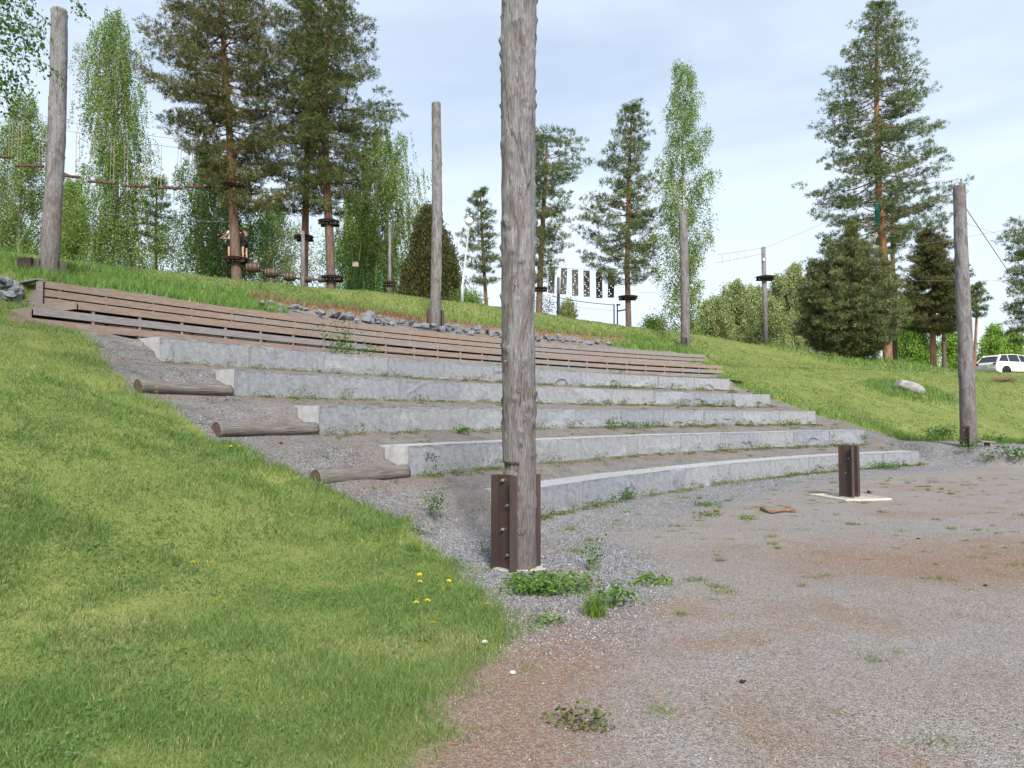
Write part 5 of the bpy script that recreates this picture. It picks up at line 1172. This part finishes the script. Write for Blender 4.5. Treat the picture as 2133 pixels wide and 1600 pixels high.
for k, (px, y0, y1, D) in enumerate(((540, 455, 520, 37), (563, 458, 500, 37), (632, 488, 535, 36), (703, 500, 600, 40), (722, 530, 610, 40), (739, 545, 612, 41), (758, 560, 612, 41), (784, 545, 612, 42), (797, 560, 614, 42), (830, 520, 600, 42), (716, 560, 612, 40), (514, 440, 465, 36))):
    cable((Pq(px, y0, D), Pq(px+rnd.choice((-2, 1)), y1, D)), .013, 'thin teal safety rope hanging straight, number %s from the left' % ordn(sorted([540, 563, 632, 703, 722, 739, 758, 784, 797, 830, 716, 514]).index(px)), M_TEAL, 'safety_rope')
# barrels and logs strung between the two low platforms
bx = [(527, 558, 20), (565, 569, 19), (603, 577, 17), (640, 582, 14), (670, 583, 12)]
labs = ['first of the five barrels, nearest the climbers', 'second of the five barrels from the climbers', 'middle one of the five hanging barrels', 'fourth barrel, just right of the pale pole', 'last barrel, beside the low platform of the tall dense pine']
for i, (px, py, w) in enumerate(bx):
    c = P(px, py, 36+i*.2); r = w/F*36/2*1.1; e = empty('hanging_barrel', c, 'striped dark wooden barrel, '+labs[i], 'barrel', 'barrels of the rope course', rz=0.25)
    rot = Matrix.Rotation(PI/2, 3, 'Y'); L_ = r*1.25
    MB().lathe([(r*.78, -L_), (r*.93, -L_*.5), (r, 0), (r*.93, L_*.5), (r*.78, L_)], 14, rot=rot).build('staves', M_BARREL, e, None, True)
    for x, rr in ((-L_*.85, .85), (-L_*.35, 1.0), (L_*.35, 1.0), (L_*.85, .85)): MB().lathe([(r*rr, x-.014), (r*rr+.006, x-.012), (r*rr+.006, x+.012), (r*rr, x+.014)], 14, rot=rot).build('hoop', M_HOOP, e)
    if i < 4:
        a = P(px+11, py+2, 36+i*.2+.1); b_ = P(bx[i+1][0]-9, bx[i+1][1]-1, 36.2+i*.2); o = (a+b_)/2
        tag(MB().tube([a-o, b_-o], .055, 8).build('hanging_log', M_LOG, None, o, True), 'short dark log strung between the %s and %s barrel from the climbers' % (ordn(i), ordn(i+1)), 'hanging log', 'short logs between the barrels')
cable((Pq(505, 551, 36), Pq(690, 588, 37)), .02, 'dark rope line that the barrels hang along', M_DARKWOOD, sag=0)
# drilled panels
def panel(px, py, i):
    D = 50+.3*i; c = P(px, py, D); w, h = 13/F*D, 55/F*D; cu = bpy.data.curves.new('panel_shape', 'CURVE'); cu.dimensions = '2D'; cu.fill_mode = 'BOTH'; cu.extrude = .02
    sp = cu.splines.new('POLY'); sp.points.add(3); sp.use_cyclic_u = True
    for k, (x, y) in enumerate(((-w/2, -h/2), (w/2, -h/2), (w/2, h/2), (-w/2, h/2))): sp.points[k].co = (x, y, 0, 1)
    rr = random.Random(i*7+1); holes = []; y = -h/2+.15
    while y < h/2-.1:
        r = rr.uniform(.036, .058); x = (w/2-r-.05)*rr.choice((-1, -.1, 1)); holes.append((x, y, r)); y += r*2+.045
    for x, y, r in holes:
        s = cu.splines.new('POLY'); s.points.add(11); s.use_cyclic_u = True
        for k in range(12): s.points[k].co = (x+r*math.cos(k*PI/6), y+r*math.sin(k*PI/6), 0, 1)
    tmp = bpy.data.objects.new('tmp', cu); COL.objects.link(tmp); dg = bpy.context.evaluated_depsgraph_get(); me = bpy.data.meshes.new_from_object(tmp.evaluated_get(dg)); bpy.data.objects.remove(tmp); me.name = 'board'; me.materials.clear()
    e = empty('drilled_panel', c, '%s drilled dark panel hanging in a row, counted from the foreground pole' % ordn(i), 'hanging panel', 'drilled panels hanging in a row', rz=rr.uniform(-.12, .12))
    o = link('board', me, M_PANEL, e); o.rotation_euler = (PI/2, rr.uniform(-.03, .05), 0)
    for s in (-1, 1): MB().tube([Vector((s*w*.35, 0, h/2-.03)), Vector((s*w*.35, 0, h/2+.28))], .012, 4, False).build('rope', M_ROPE, e)
for i, (px, py) in enumerate(((1149, 583), (1174, 586), (1198, 589), (1222, 591), (1248, 594), (1273, 593))): panel(px, py, i)
# hanging box swing, teal mat, rope ladder
c = P(741, 551, 40); e = empty('hanging_box', c, 'small pale wooden box swing hanging on two ropes before the broad birch', 'swing')
MB().box((0, 0, 0), (.32, .3, .28), None, .01).build('box', M_PALEWOOD, e); MB().box((0, 0, .16), (.42, .36, .04)).build('lid', M_LOG, e)
for s in (-1, 1): MB().tube([Vector((s*.17, 0, .1)), Vector((s*.17+(.12 if s > 0 else -.1), 0, 1.25))], .014, 5, False).build('rope', M_ROPE, e)
c = P(1827, 446, 47.6); o = MB().box((0, 0, 0), (.30, .16, 1.72), None, .04).build('crash_mat', M_TEALMAT, None, c); o.rotation_euler = (0, .03, 0); tag(o, 'teal padded mat strapped to the trunk of the tallest pine', 'crash mat')
c = P(1815, 480, 47.2); e = empty('rope_ladder', c, 'rope ladder with pale steps hanging left of the teal mat', 'rope ladder')
for s in (-1, 1): MB().tube([Vector((s*.2, 0, -1.6)), Vector((s*.2, 0, 2.0))], .012, 4, False).build('rope', M_ROPE, e)
for z in (-1.0, -.35, -.78+.45, -.1+.55, .95, 1.9): MB().box((0, 0, z), (.52, .1, .05)).build('step', M_PALEWOOD if z < 1.5 else M_DARKWOOD, e)
# globe lamp
b = P(963, 626, 34); zg = min(PZ(b.x, b.y), b.z); t = P(977, 470, 34); e = empty('street_lamp', (b.x, b.y, zg), 'street lamp with an opal globe on a leaning pale pole', 'street lamp')
MB().tube([Vector((0, 0, 0)), Vector((.0, 0, b.z-zg+.75)), Vector((.01, 0, b.z-zg+.8)), Vector((t.x-b.x, 0, t.z-zg))], [.085, .08, .05, .038], 12).build('pole', M_GALV, e, None, True)
n = 12; MB().lathe([(.20*math.sin(PI*(i+.3)/n), -.20*math.cos(PI*(i+.3)/n)) for i in range(n)], 20, (t.x-b.x, 0, t.z-zg+.2)).build('globe', M_GLOBE, e, None, True)
MB().lathe([(.07, 0), (.08, .08)], 12, (t.x-b.x, 0, t.z-zg-.03)).build('collar', M_GALV, e)

# ---------------------------------------------------------------- the two climbers
M_SKIN = simple_mat('skin', (0.52, 0.30, 0.21), 0.6, 0, .08, 6, 0); M_SHORT = simple_mat('dark_cloth', (0.02, 0.02, 0.025), .9, 0, .3, 10, 0); M_WHITE = simple_mat('white_cloth', (0.62, 0.60, 0.60), .9, 0, .1, 8, 0)
M_NAVY = simple_mat('navy_cloth', (0.03, 0.035, 0.05), .9, 0, .2, 8, 0); M_HELM = simple_mat('lime_helmet', (0.25, 0.55, 0.08), .35, 0, .05, 5, 0); M_HAIR = simple_mat('brown_hair', (0.12, 0.06, 0.03), .8, 0, .3, 30, 0); M_SHOE = simple_mat('shoe', (0.06, .05, .05), .7, 0, .2, 10, 0)
def skin(name, nodes, edges, m, parent, sub=1):
    me = bpy.data.meshes.new(name); ks = list(nodes); me.from_pydata([nodes[k][0] for k in ks], [(ks.index(a), ks.index(b)) for a, b in edges], [])
    tmp = bpy.data.objects.new('tmp', me); COL.objects.link(tmp); sm = tmp.modifiers.new('s', 'SKIN'); sb = tmp.modifiers.new('u', 'SUBSURF'); sb.levels = sub; sb.render_levels = sub
    sv = me.skin_vertices[0].data if me.skin_vertices else None
    if sv is None:
        bpy.context.view_layer.objects.active = tmp; bpy.ops.object.skin_root_mark if False else None
        me.attributes; 
    for i, k in enumerate(ks): sv[i].radius = (nodes[k][1],)*2; sv[i].use_root = (i == 0)
    dg = bpy.context.evaluated_depsgraph_get(); ev = bpy.data.meshes.new_from_object(tmp.evaluated_get(dg)); bpy.data.objects.remove(tmp); ev.name = name; ev.materials.clear()
    return link(name, ev, m, parent, None, True)
def person(loc, rz, pose, shirt, label):
    e = empty('person', loc, label, 'person', None, rz); lx = pose['spread']
    N = {'hip': ((0, 0, .95), .13), 'waist': ((0, .02, 1.08), .12), 'chest': ((0, pose['lean'], 1.33), .145), 'neck': ((0, pose['lean']+.02, 1.50), .052), 'head': ((0, pose['lean']+.03, 1.60), .085), 'crown': ((0, pose['lean']+.03, 1.70), .085), 'nose': ((0, pose['lean']+.115, 1.615), .022)}
    E = [('hip', 'waist'), ('waist', 'chest'), ('chest', 'neck'), ('neck', 'head'), ('head', 'crown'), ('head', 'nose')]
    for s, n_ in ((-1, 'l'), (1, 'r')):
        el, wr = pose['arm'+n_]
        N.update({'h'+n_: ((s*.10, 0, .90), .095), 'k'+n_: ((s*(.10+lx), .03, .50), .058), 'a'+n_: ((s*(.11+lx), 0, .09), .040), 't'+n_: ((s*(.13+lx), .15, .035), .035), 's'+n_: ((s*.19, pose['lean'], 1.42), .06), 'e'+n_: (el, .042), 'w'+n_: (wr, .028)})
        E += [('hip', 'h'+n_), ('h'+n_, 'k'+n_), ('k'+n_, 'a'+n_), ('a'+n_, 't'+n_), ('chest', 's'+n_), ('s'+n_, 'e'+n_), ('e'+n_, 'w'+n_)]
        dv = (Vector(wr)-Vector(el)).normalized(); sd_ = dv.orthogonal().normalized(); pm = Vector(wr)+dv*.07; N['p'+n_] = (tuple(pm), .030); E.append(('w'+n_, 'p'+n_))
        for q in range(4): N['f%d%s' % (q, n_)] = (tuple(pm+dv*(.075+.01*(q in (1, 2)))+sd_*(q-1.5)*.022), .009); E.append(('p'+n_, 'f%d%s' % (q, n_)))
        N['th'+n_] = (tuple(Vector(wr)+dv*.06+sd_*.06), .010); E.append(('w'+n_, 'th'+n_))
    skin('body', N, E, M_SKIN, e)
    sh = {k: (N[k][0], N[k][1]+.022) for k in ('waist', 'chest')}; sh['hip2'] = ((0, .01, 1.0), .145); ee = [('hip2', 'waist'), ('waist', 'chest')]
    for n_ in 'lr':
        sh['s'+n_] = (N['s'+n_][0], .078); sh['u'+n_] = (tuple(Vector(N['s'+n_][0]).lerp(Vector(N['e'+n_][0]), .6)), .062); ee += [('chest', 's'+n_), ('s'+n_, 'u'+n_)]
    skin('shirt', sh, ee, shirt, e)
    so_ = {'hip': ((0, 0, .98), .15), 'hl': (N['hl'][0], .115), 'hr': (N['hr'][0], .115), 'ml': (tuple(Vector(N['hl'][0]).lerp(Vector(N['kl'][0]), .75)), .092), 'mr': (tuple(Vector(N['hr'][0]).lerp(Vector(N['kr'][0]), .75)), .092)}
    skin('shorts', so_, [('hip', 'hl'), ('hip', 'hr'), ('hl', 'ml'), ('hr', 'mr')], M_SHORT, e)
    hc = (0, pose['lean']+.02, 1.655); MB().lathe([(.135, 0), (.138, .03), (.125, .08), (.09, .125), (.04, .145), (.005, .15)], 14, hc).build('helmet', M_HELM, e, None, True)
    MB().lathe([(.085, -.12), (.112, -.06), (.118, .0)], 12, (0, pose['lean']-.015, 1.65)).build('hair', M_HAIR, e, None, True)
    for s in (-1, 1): MB().box((s*(.13+lx), .06, .035), (.095, .28, .075), None, .02).build('shoe', M_SHOE, e)
    MB().lathe([(.158, -.04), (.16, 0), (.158, .04)], 12, (0, .005, 1.0)).build('harness_belt', M_SHOE, e)
    return e
pz = P(491, 539, 36).z+.025; c1 = P(477, 535, 36.1); c2 = P(506, 533, 36.15)
person((c1.x+.02, c1.y+.2, pz), math.radians(70), {'spread': .02, 'lean': .0, 'arml': ((-.22, .16, 1.20), (-.18, .42, 1.14)), 'armr': ((.24, .20, 1.22), (.14, .46, 1.18))}, M_WHITE, 'climber in a white top and dark shorts, left of the trunk')
person((c2.x+.03, c2.y+.2, pz), math.radians(75), {'spread': .05, 'lean': .03, 'arml': ((-.24, .16, 1.30), (-.12, .30, 1.52)), 'armr': ((.24, .12, 1.22), (.20, .34, 1.30))}, M_NAVY, 'climber in dark clothes and lime helmet right of the trunk')

# ---------------------------------------------------------------- white car
m, t, b = mat('white_car_paint'); b.inputs['Base Color'].default_value = c4(.78, .78, .78); b.inputs['Roughness'].default_value = .25; b.inputs['Coat Weight'].default_value = .4; M_CAR = m
m, t, b = mat('dark_car_glass'); b.inputs['Base Color'].default_value = c4(.02, .025, .028); b.inputs['Roughness'].default_value = .06; b.inputs['Specular IOR Level'].default_value = .6; M_CARG = m
m, t, b = mat('red_tail_lamp'); b.inputs['Base Color'].default_value = c4(.4, .02, .02); b.inputs['Roughness'].default_value = .2; M_TAIL = m
def suv(loc, rz):
    e = empty('parked_car', loc, 'white estate-style SUV parked at the right edge beyond the grass', 'car', None, rz)
    side = [(-2.36, .42), (-2.42, .62), (-2.40, .95), (-2.28, 1.12), (-1.9, 1.17), (-.2, 1.13), (1.05, 1.09), (1.75, 1.02), (2.25, .88), (2.42, .70), (2.42, .42), (2.0, .28), (-2.1, .28)]
    def loft(prof, ws):
        n = len(prof); vs = []; fs = []
        for y, sc, dz in ws:
            for x, z in prof: vs.append((x*sc, y, z+dz*(z-.6)))
        for i in range(len(ws)-1):
            for j in range(n): k = (j+1) % n; fs.append((i*n+j, i*n+k, i*n+n+k, i*n+n+j))
        fs += [tuple(reversed(range(n))), tuple((len(ws)-1)*n+j for j in range(n))]; return vs, fs
    v, f = loft(side, [(-.95, .965, -.08), (-.90, .99, 0), (-.6, 1, .015), (0, 1.0, .02), (.6, 1, .015), (.90, .99, 0), (.95, .965, -.08)]); MB().add(v, f).build('body', M_CAR, e, None, False)
    top = [(-2.30, 1.12), (-1.98, 1.52), (-1.72, 1.65), (-.6, 1.72), (.1, 1.70), (.42, 1.62), (1.18, 1.10)]
    vs = []; fs = []; n = len(top)
    for s in (-1, 1):
        for x, z in top: vs.append((x, s*(.90-.24*max(0, (z-1.1))/.6), z))
    fs = [tuple(reversed(range(n))), tuple(range(n, 2*n))]+[(j, j+1, n+j+1, n+j) for j in range(n-1)]
    MB().add(vs, fs).build('glasshouse', M_CARG, e)
    rv = []
    for s in (-1, -.5, .5, 1):
        for x, z in top[1:6]: rv.append((x-.02, s*(.915-.24*max(0, (z-1.1))/.6), z+.025+(.02 if abs(s) < 1 else 0)))
    m_ = 5; MB().add(rv, [(i*m_+j, i*m_+j+1, i*m_+m_+j+1, i*m_+m_+j) for i in range(3) for j in range(4)]).build('roof', M_CAR, e, None, True)
    for s in (-1, 1):
        yy = lambda z: s*(.915-.24*max(0, (z-1.1))/.6)
        for a, b_, w in (((-2.25, 1.1), (-1.75, 1.66), .17), ((-1.15, 1.1), (-1.1, 1.70), .05), ((-.08, 1.1), (-.12, 1.71), .06), ((1.16, 1.08), (.38, 1.64), .06), ((-1.8, 1.66), (-.5, 1.73), .05), ((-.5, 1.73), (.42, 1.66), .05)):
            MB().tube([Vector((a[0], yy(a[1]), a[1])), Vector((b_[0], yy(b_[1]), b_[1]))], w*.5, 6).build('window_pillar', M_CAR, e)
        for x in (-1.45, 1.45):
            w = empty('wheel', (0, 0, 0), None, None); w.parent = e; w.location = (x, s*.86, .37)
            rot = Matrix.Rotation(PI/2, 3, 'X'); MB().lathe([(.24, -.12), (.36, -.12), (.37, -.06), (.37, .06), (.36, .12), (.24, .12)], 22, rot=rot).build('tyre', M_BLACK, w, None, True)
            MB().lathe([(.06, -.11), (.24, -.10), (.24, .10), (.06, .11)], 10, rot=rot).build('rim', M_BOLT, w)
            MB().lathe([(.40, -.03), (.44, -.03), (.44, .03), (.40, .03)], 22, (x, s*.93, .39), rot).build('wheel_arch', M_BLACK, e)
        MB().box((.82, s*1.02, 1.18), (.14, .2, .14), None, .04).build('mirror', M_CAR, e)
        MB().box((-2.36, s*.78, .98), (.12, .26, .16), None, .03).build('tail_light', M_TAIL, e); MB().box((2.28, s*.72, .8), (.2, .34, .14), None, .03).build('headlight', M_GLOBE, e)
        for x in (-.75, .35): MB().box((x, s*.955, .98), (.2, .03, .03)).build('door_handle', M_BOLT, e)
        MB().box((0, s*.93, .33), (3.6, .06, .12)).build('sill_trim', M_BLACK, e)
    MB().box((-2.43, 0, .85), (.03, .5, .12)).build('number_plate', M_GLOBE, e)
cc = P(2078, 790, 56); suv((cc.x+1.1, cc.y, PZ(cc.x, cc.y)), math.radians(12))

# ---------------------------------------------------------------- dandelions and leafy plants
M_PETAL = simple_mat('dandelion_petals', (0.80, 0.58, 0.012), .7, 0, .12, 60, 0); M_STEM = simple_mat('green_stem', (0.10, 0.17, 0.04), .8, 0, .2, 20, 0)
def dandelion_proto():
    e = empty('dandelion', (0, 0, 0), 'yellow dandelion flower standing in the lawn grass', 'dandelion', 'yellow dandelions in the lawn')
    MB().tube([Vector((0, 0, 0)), Vector((.004, 0, .04)), Vector((0, .003, .078))], [.0028, .0022, .0022], 5).build('stem', M_STEM, e)
    mb = MB(); r_ = random.Random(5)
    for ring, (R_, z, n) in enumerate(((.021, .078, 16), (.016, .083, 13), (.009, .087, 9))):
        for i in range(n):
            a = 2*PI*i/n+ring*.3; w = .0034; c, s = math.cos(a), math.sin(a); mb.add([(0, 0, z-.004), (c*R_*.8-s*w, s*R_*.8+c*w, z), (c*R_, s*R_, z+.003), (c*R_*.8+s*w, s*R_*.8-c*w, z)], [(0, 1, 2, 3)])
    mb.build('flower_head', M_PETAL, e); return e
dp = dandelion_proto()
pix = [(397, 1203), (441, 1203), (461, 1279), (874, 1223), (872, 1242), (930, 1235), (867, 1287), (886, 1284), (900, 1333), (988, 1212), (201, 1045), (108, 845), (326, 831), (329, 825), (414, 865), (480, 946), (501, 946), (589, 958), (758, 1048), (18, 693), (28, 687), (1019, 1288), (163, 583), (175, 580), (153, 577), (180, 588), (170, 592), (138, 582), (321, 594), (450, 590), (475, 595), (1019, 652), (770, 620), (1180, 676), (1215, 682), (1628, 842), (1783, 875), (1300, 688)]
for i, (px, py) in enumerate(pix):
    e = dp if i == 0 else copy_tree(dp); p = G(px, py+2); far = max(1.0, p.y/11); e.location = p+Vector((0, 0, .015+.025*far)); sc = rnd.uniform(.85, 1.15)*min(far, 2.0); e.scale = (sc, sc, sc*(1.2 if far > 1 else 1)); e.rotation_euler = (rnd.uniform(-.2, .35), rnd.uniform(-.2, .2), rnd.uniform(0, 6))

def plant(p, h, rad, nst, lpb, ls, label, cols=(0.075, 0.16, 0.03), name='leafy_plant', spread=.5, group=None, kind=None):
    e = empty(name, p, label, 'plant', group); st = MB(); C = []; 
    for i in range(nst):
        a = rnd.uniform(0, 6.28); r = rad*math.sqrt(rnd.random())*(.9); b = Vector((r*math.cos(a), r*math.sin(a), 0)); hh = h*rnd.uniform(.55, 1.1); t = b+Vector((math.cos(a)*hh*spread*rnd.random(), math.sin(a)*hh*spread*rnd.random(), hh)); md = (b+t)/2+Vector((0, 0, hh*.12))
        b.z = PZ(p.x+b.x, p.y+b.y)-p.z; st.tube([b, md, t], [.003, .0022, .0012], 4, False)
        for q in range(lpb):
            u = rnd.uniform(.15, 1.05); c = b.lerp(md, min(1, u*2)) if u < .5 else md.lerp(t, (u-.5)*2); w = ls*1.3; C.append(c+Vector((rnd.gauss(0, w), rnd.gauss(0, w), rnd.gauss(0, w*.4))))
    C = np.array([tuple(c) for c in C]); n = len(C); d = rng.normal(0, 1, (n, 3)); d[:, 2] = d[:, 2]*.25-.15; d = unit(d)
    V, Fc, Cc = leafq(C, rng.uniform(.7, 1.3, n)*ls, d, jit(cols, n, .4), .72)
    link('leaves', np_mesh('leaves', V, Fc, Cc), M_WEED, e)
    if rad < 0.11 or h > 0.9: st.build('stems', M_STEM, e)
    return e
p = G(1145, 1236); e_ = plant(p, .15, .42, 120, 10, .036, 'low leafy bramble patch at the foot of the foreground pole', (0.105, 0.19, 0.04)); e_.scale = (1, .55, 1)
plant(G(1236, 1190), .30, .07, 8, 14, .035, 'upright leafy seedling right of the bramble patch')
plant(G(1105, 1232), .14, .2, 26, 8, .04, 'low leafy clump in front of the foreground pole', (0.10, 0.19, 0.035))
plant(G(1278, 1262), .16, .14, 20, 8, .045, 'leafy weed clump on gravel right of the bramble patch', (0.085, 0.17, 0.03))
plant(G(913, 1085), .34, .13, 12, 22, .034, 'leafy green shrublet on the gravel left of the foreground pole')
plant(G(866, 1112), .13, .05, 5, 8, .03, 'tiny leafy sprout by the lawn edge, left of the shrublet')
plant(G(890, 1118), .10, .10, 9, 7, .028, 'low sprawling weed just below the shrublet', (0.10, 0.17, 0.04))
plant(G(884, 984), .18, .10, 9, 10, .05, 'broad-leaved weed at the left end of the second lowest granite row')
plant(G(1205, 1512), .07, .12, 22, 6, .03, 'small reddish-green rosette weed on the foreground gravel', (0.10, 0.12, 0.035))
plant(G(1136, 1300), .07, .10, 16, 5, .035, 'flat weed rosette near the needle litter', (0.11, 0.19, 0.045))
plant(G(1010, 1150), .10, .05, 6, 6, .03, 'tiny sprout on gravel left of the steel channel')
q_ = pol(R1+0.75, px_ang(697, R1+.75), Z1-.04); q_.z = PZ(q_.x, q_.y); plant(q_, .98, .34, 14, 22, .06, 'bushy sapling growing against the lower wooden row', (0.085, 0.15, 0.045), 'sapling', .25)
plant(pol(R1+.7, px_ang(735, R1+.7), q_.z), .42, .7, 26, 14, .06, 'low leafy growth at the foot of the sapling', (0.085, 0.16, 0.04))
plant(G(1955, 918), .5, .55, 40, 18, .07, 'leafy thicket left of the foot of the right log pole', (0.08, 0.15, 0.035))
plant(G(2020, 940), .3, .3, 16, 14, .06, 'leafy weed right at the foot of the right log pole')
plant(G(2075, 925), .32, .3, 20, 14, .06, 'leafy weed right of the low plank bench')
plant(G(2118, 955), .35, .4, 26, 14, .07, 'broad leafy weed at the right edge below the bank')
plant(G(2058, 965), .4, .1, 8, 14, .06, 'single upright weed on the gravel bank below the plank bench', (0.11, 0.17, 0.05))
plant(G(1795, 922), .24, .25, 16, 12, .05, 'weed clump at the right end of the second lowest granite row')
plant(G(1728, 925), .22, .12, 10, 12, .05, 'bright weed in front of the second lowest granite row, near its right end')
plant(G(1845, 978), .2, .45, 44, 12, .045, 'spreading weed mat at the right end of the lowest granite row')
plant(G(1890, 968), .26, .14, 12, 12, .045, 'upright weed at the right corner of the lowest granite row')
plant(G(1290, 1042), .17, .3, 34, 12, .04, 'dense weed clump against the left part of the lowest granite row')
plant(G(1220, 1054), .10, .35, 36, 8, .035, 'low weed fringe against the lowest granite row beside the pole', (0.09, 0.15, 0.035))
plant(G(1276, 895), .30, .14, 11, 16, .05, 'dark upright weed in front of the middle granite row')
plant(G(1330, 895), .22, .5, 30, 12, .05, 'spreading weeds under the scooped blocks of the middle granite row')
plant(G(965, 905), .18, .15, 12, 12, .045, 'weed in front of the middle granite row left of the foreground pole')
plant(G(1480, 1055), .05, .28, 40, 6, .03, 'flat green weed cushion on gravel before the lowest granite row', (0.10, 0.17, 0.035))
plant(G(1480, 1075), .05, .22, 30, 6, .03, 'second flat weed cushion nearer the open gravel', (0.12, 0.18, 0.04))
plant(G(1556, 1082), .05, .14, 30, 6, .025, 'round mossy cushion left of the broken branch', (0.13, 0.22, 0.03))
plant(G(1355, 1215), .06, .16, 40, 6, .03, 'round grassy cushion at the border of the blue gravel', (0.13, 0.22, 0.035))
def tuft(px, py, h, n, label):
    p = G(px, py); pos = np.stack([rng.normal(0, .04, n), rng.normal(0, .03, n), 0*np.arange(n)], -1); V, Fc, C = blades(pos, h*rng.uniform(.5, 1.1, n), np.full(n, .006), rng.uniform(.1, .7, n), jit((.14, .23, .045), n, .3), 2)
    e = empty('grass_tuft', p, label, 'grass tuft'); link('blades', np_mesh('blades', V, Fc, C), M_GRASS, e)
tuft(1240, 1285, .22, 170, 'tall yellow-green grass tuft on the gravel right of the foreground pole')
tuft(862, 1150, .16, 90, 'thin grass tuft at the lawn edge left of the foreground pole')
def weeds():
    parts = []
    for k in range(1, 7):
        a0, a1 = (LA[k], RA[k]) if k < 6 else (LA[1]-2, RA[1])
        R_ = Rk(k)-0.10 if k < 6 else R_B-0.12
        for q in range(190 if k < 6 else 90):
            a = rnd.uniform(a1, a0); r = R_-abs(rnd.gauss(0, .10)); p = pol(r, a, 0); p.z = PZ(p.x, p.y); n = rnd.randint(8, 60); s = rnd.uniform(.03, .14); hh = rnd.choice((.02, .03, .04, .06, .10, .22))*rnd.uniform(.6, 1.2)
            c = np.stack([rng.normal(0, s, n), rng.normal(0, s*.6, n), rng.uniform(.0, 1, n)*hh], -1)*np.array([1, 1, 1])+np.array(p)
            parts.append(leafq(c, rng.uniform(.02, .045, n)*max(1, p.y/16), unit(rng.normal(0, 1, (n, 3))*np.array([1, 1, .6])), jit([(.10, .17, .035), (.15, .20, .055), (.21, .19, .08)][rnd.randint(0, 2)], n, .35), .6))
    for q in range(170):
        k = rnd.randint(1, 4); a = rnd.uniform(RA[k]-1.5, LA[k]+2); r = rnd.uniform(Rk(k+1)+.5, Rk(k)-.1); p = pol(r, a, 0); p.z = PZ(p.x, p.y); n = rnd.randint(8, 40); s = rnd.uniform(.04, .13)
        c = np.stack([rng.normal(0, s, n), rng.normal(0, s, n), rng.uniform(0, .05, n)], -1)+np.array(p); parts.append(leafq(c, rng.uniform(.018, .035, n)*max(1, p.y/16), unit(rng.normal(0, 1, (n, 3))), jit((.11, .155, .045), n, .35), .6))
    V, Fc, C = cat(parts); tag(link('weeds', np_mesh('weeds', V, Fc, C), M_WEED), kind='stuff')
weeds()
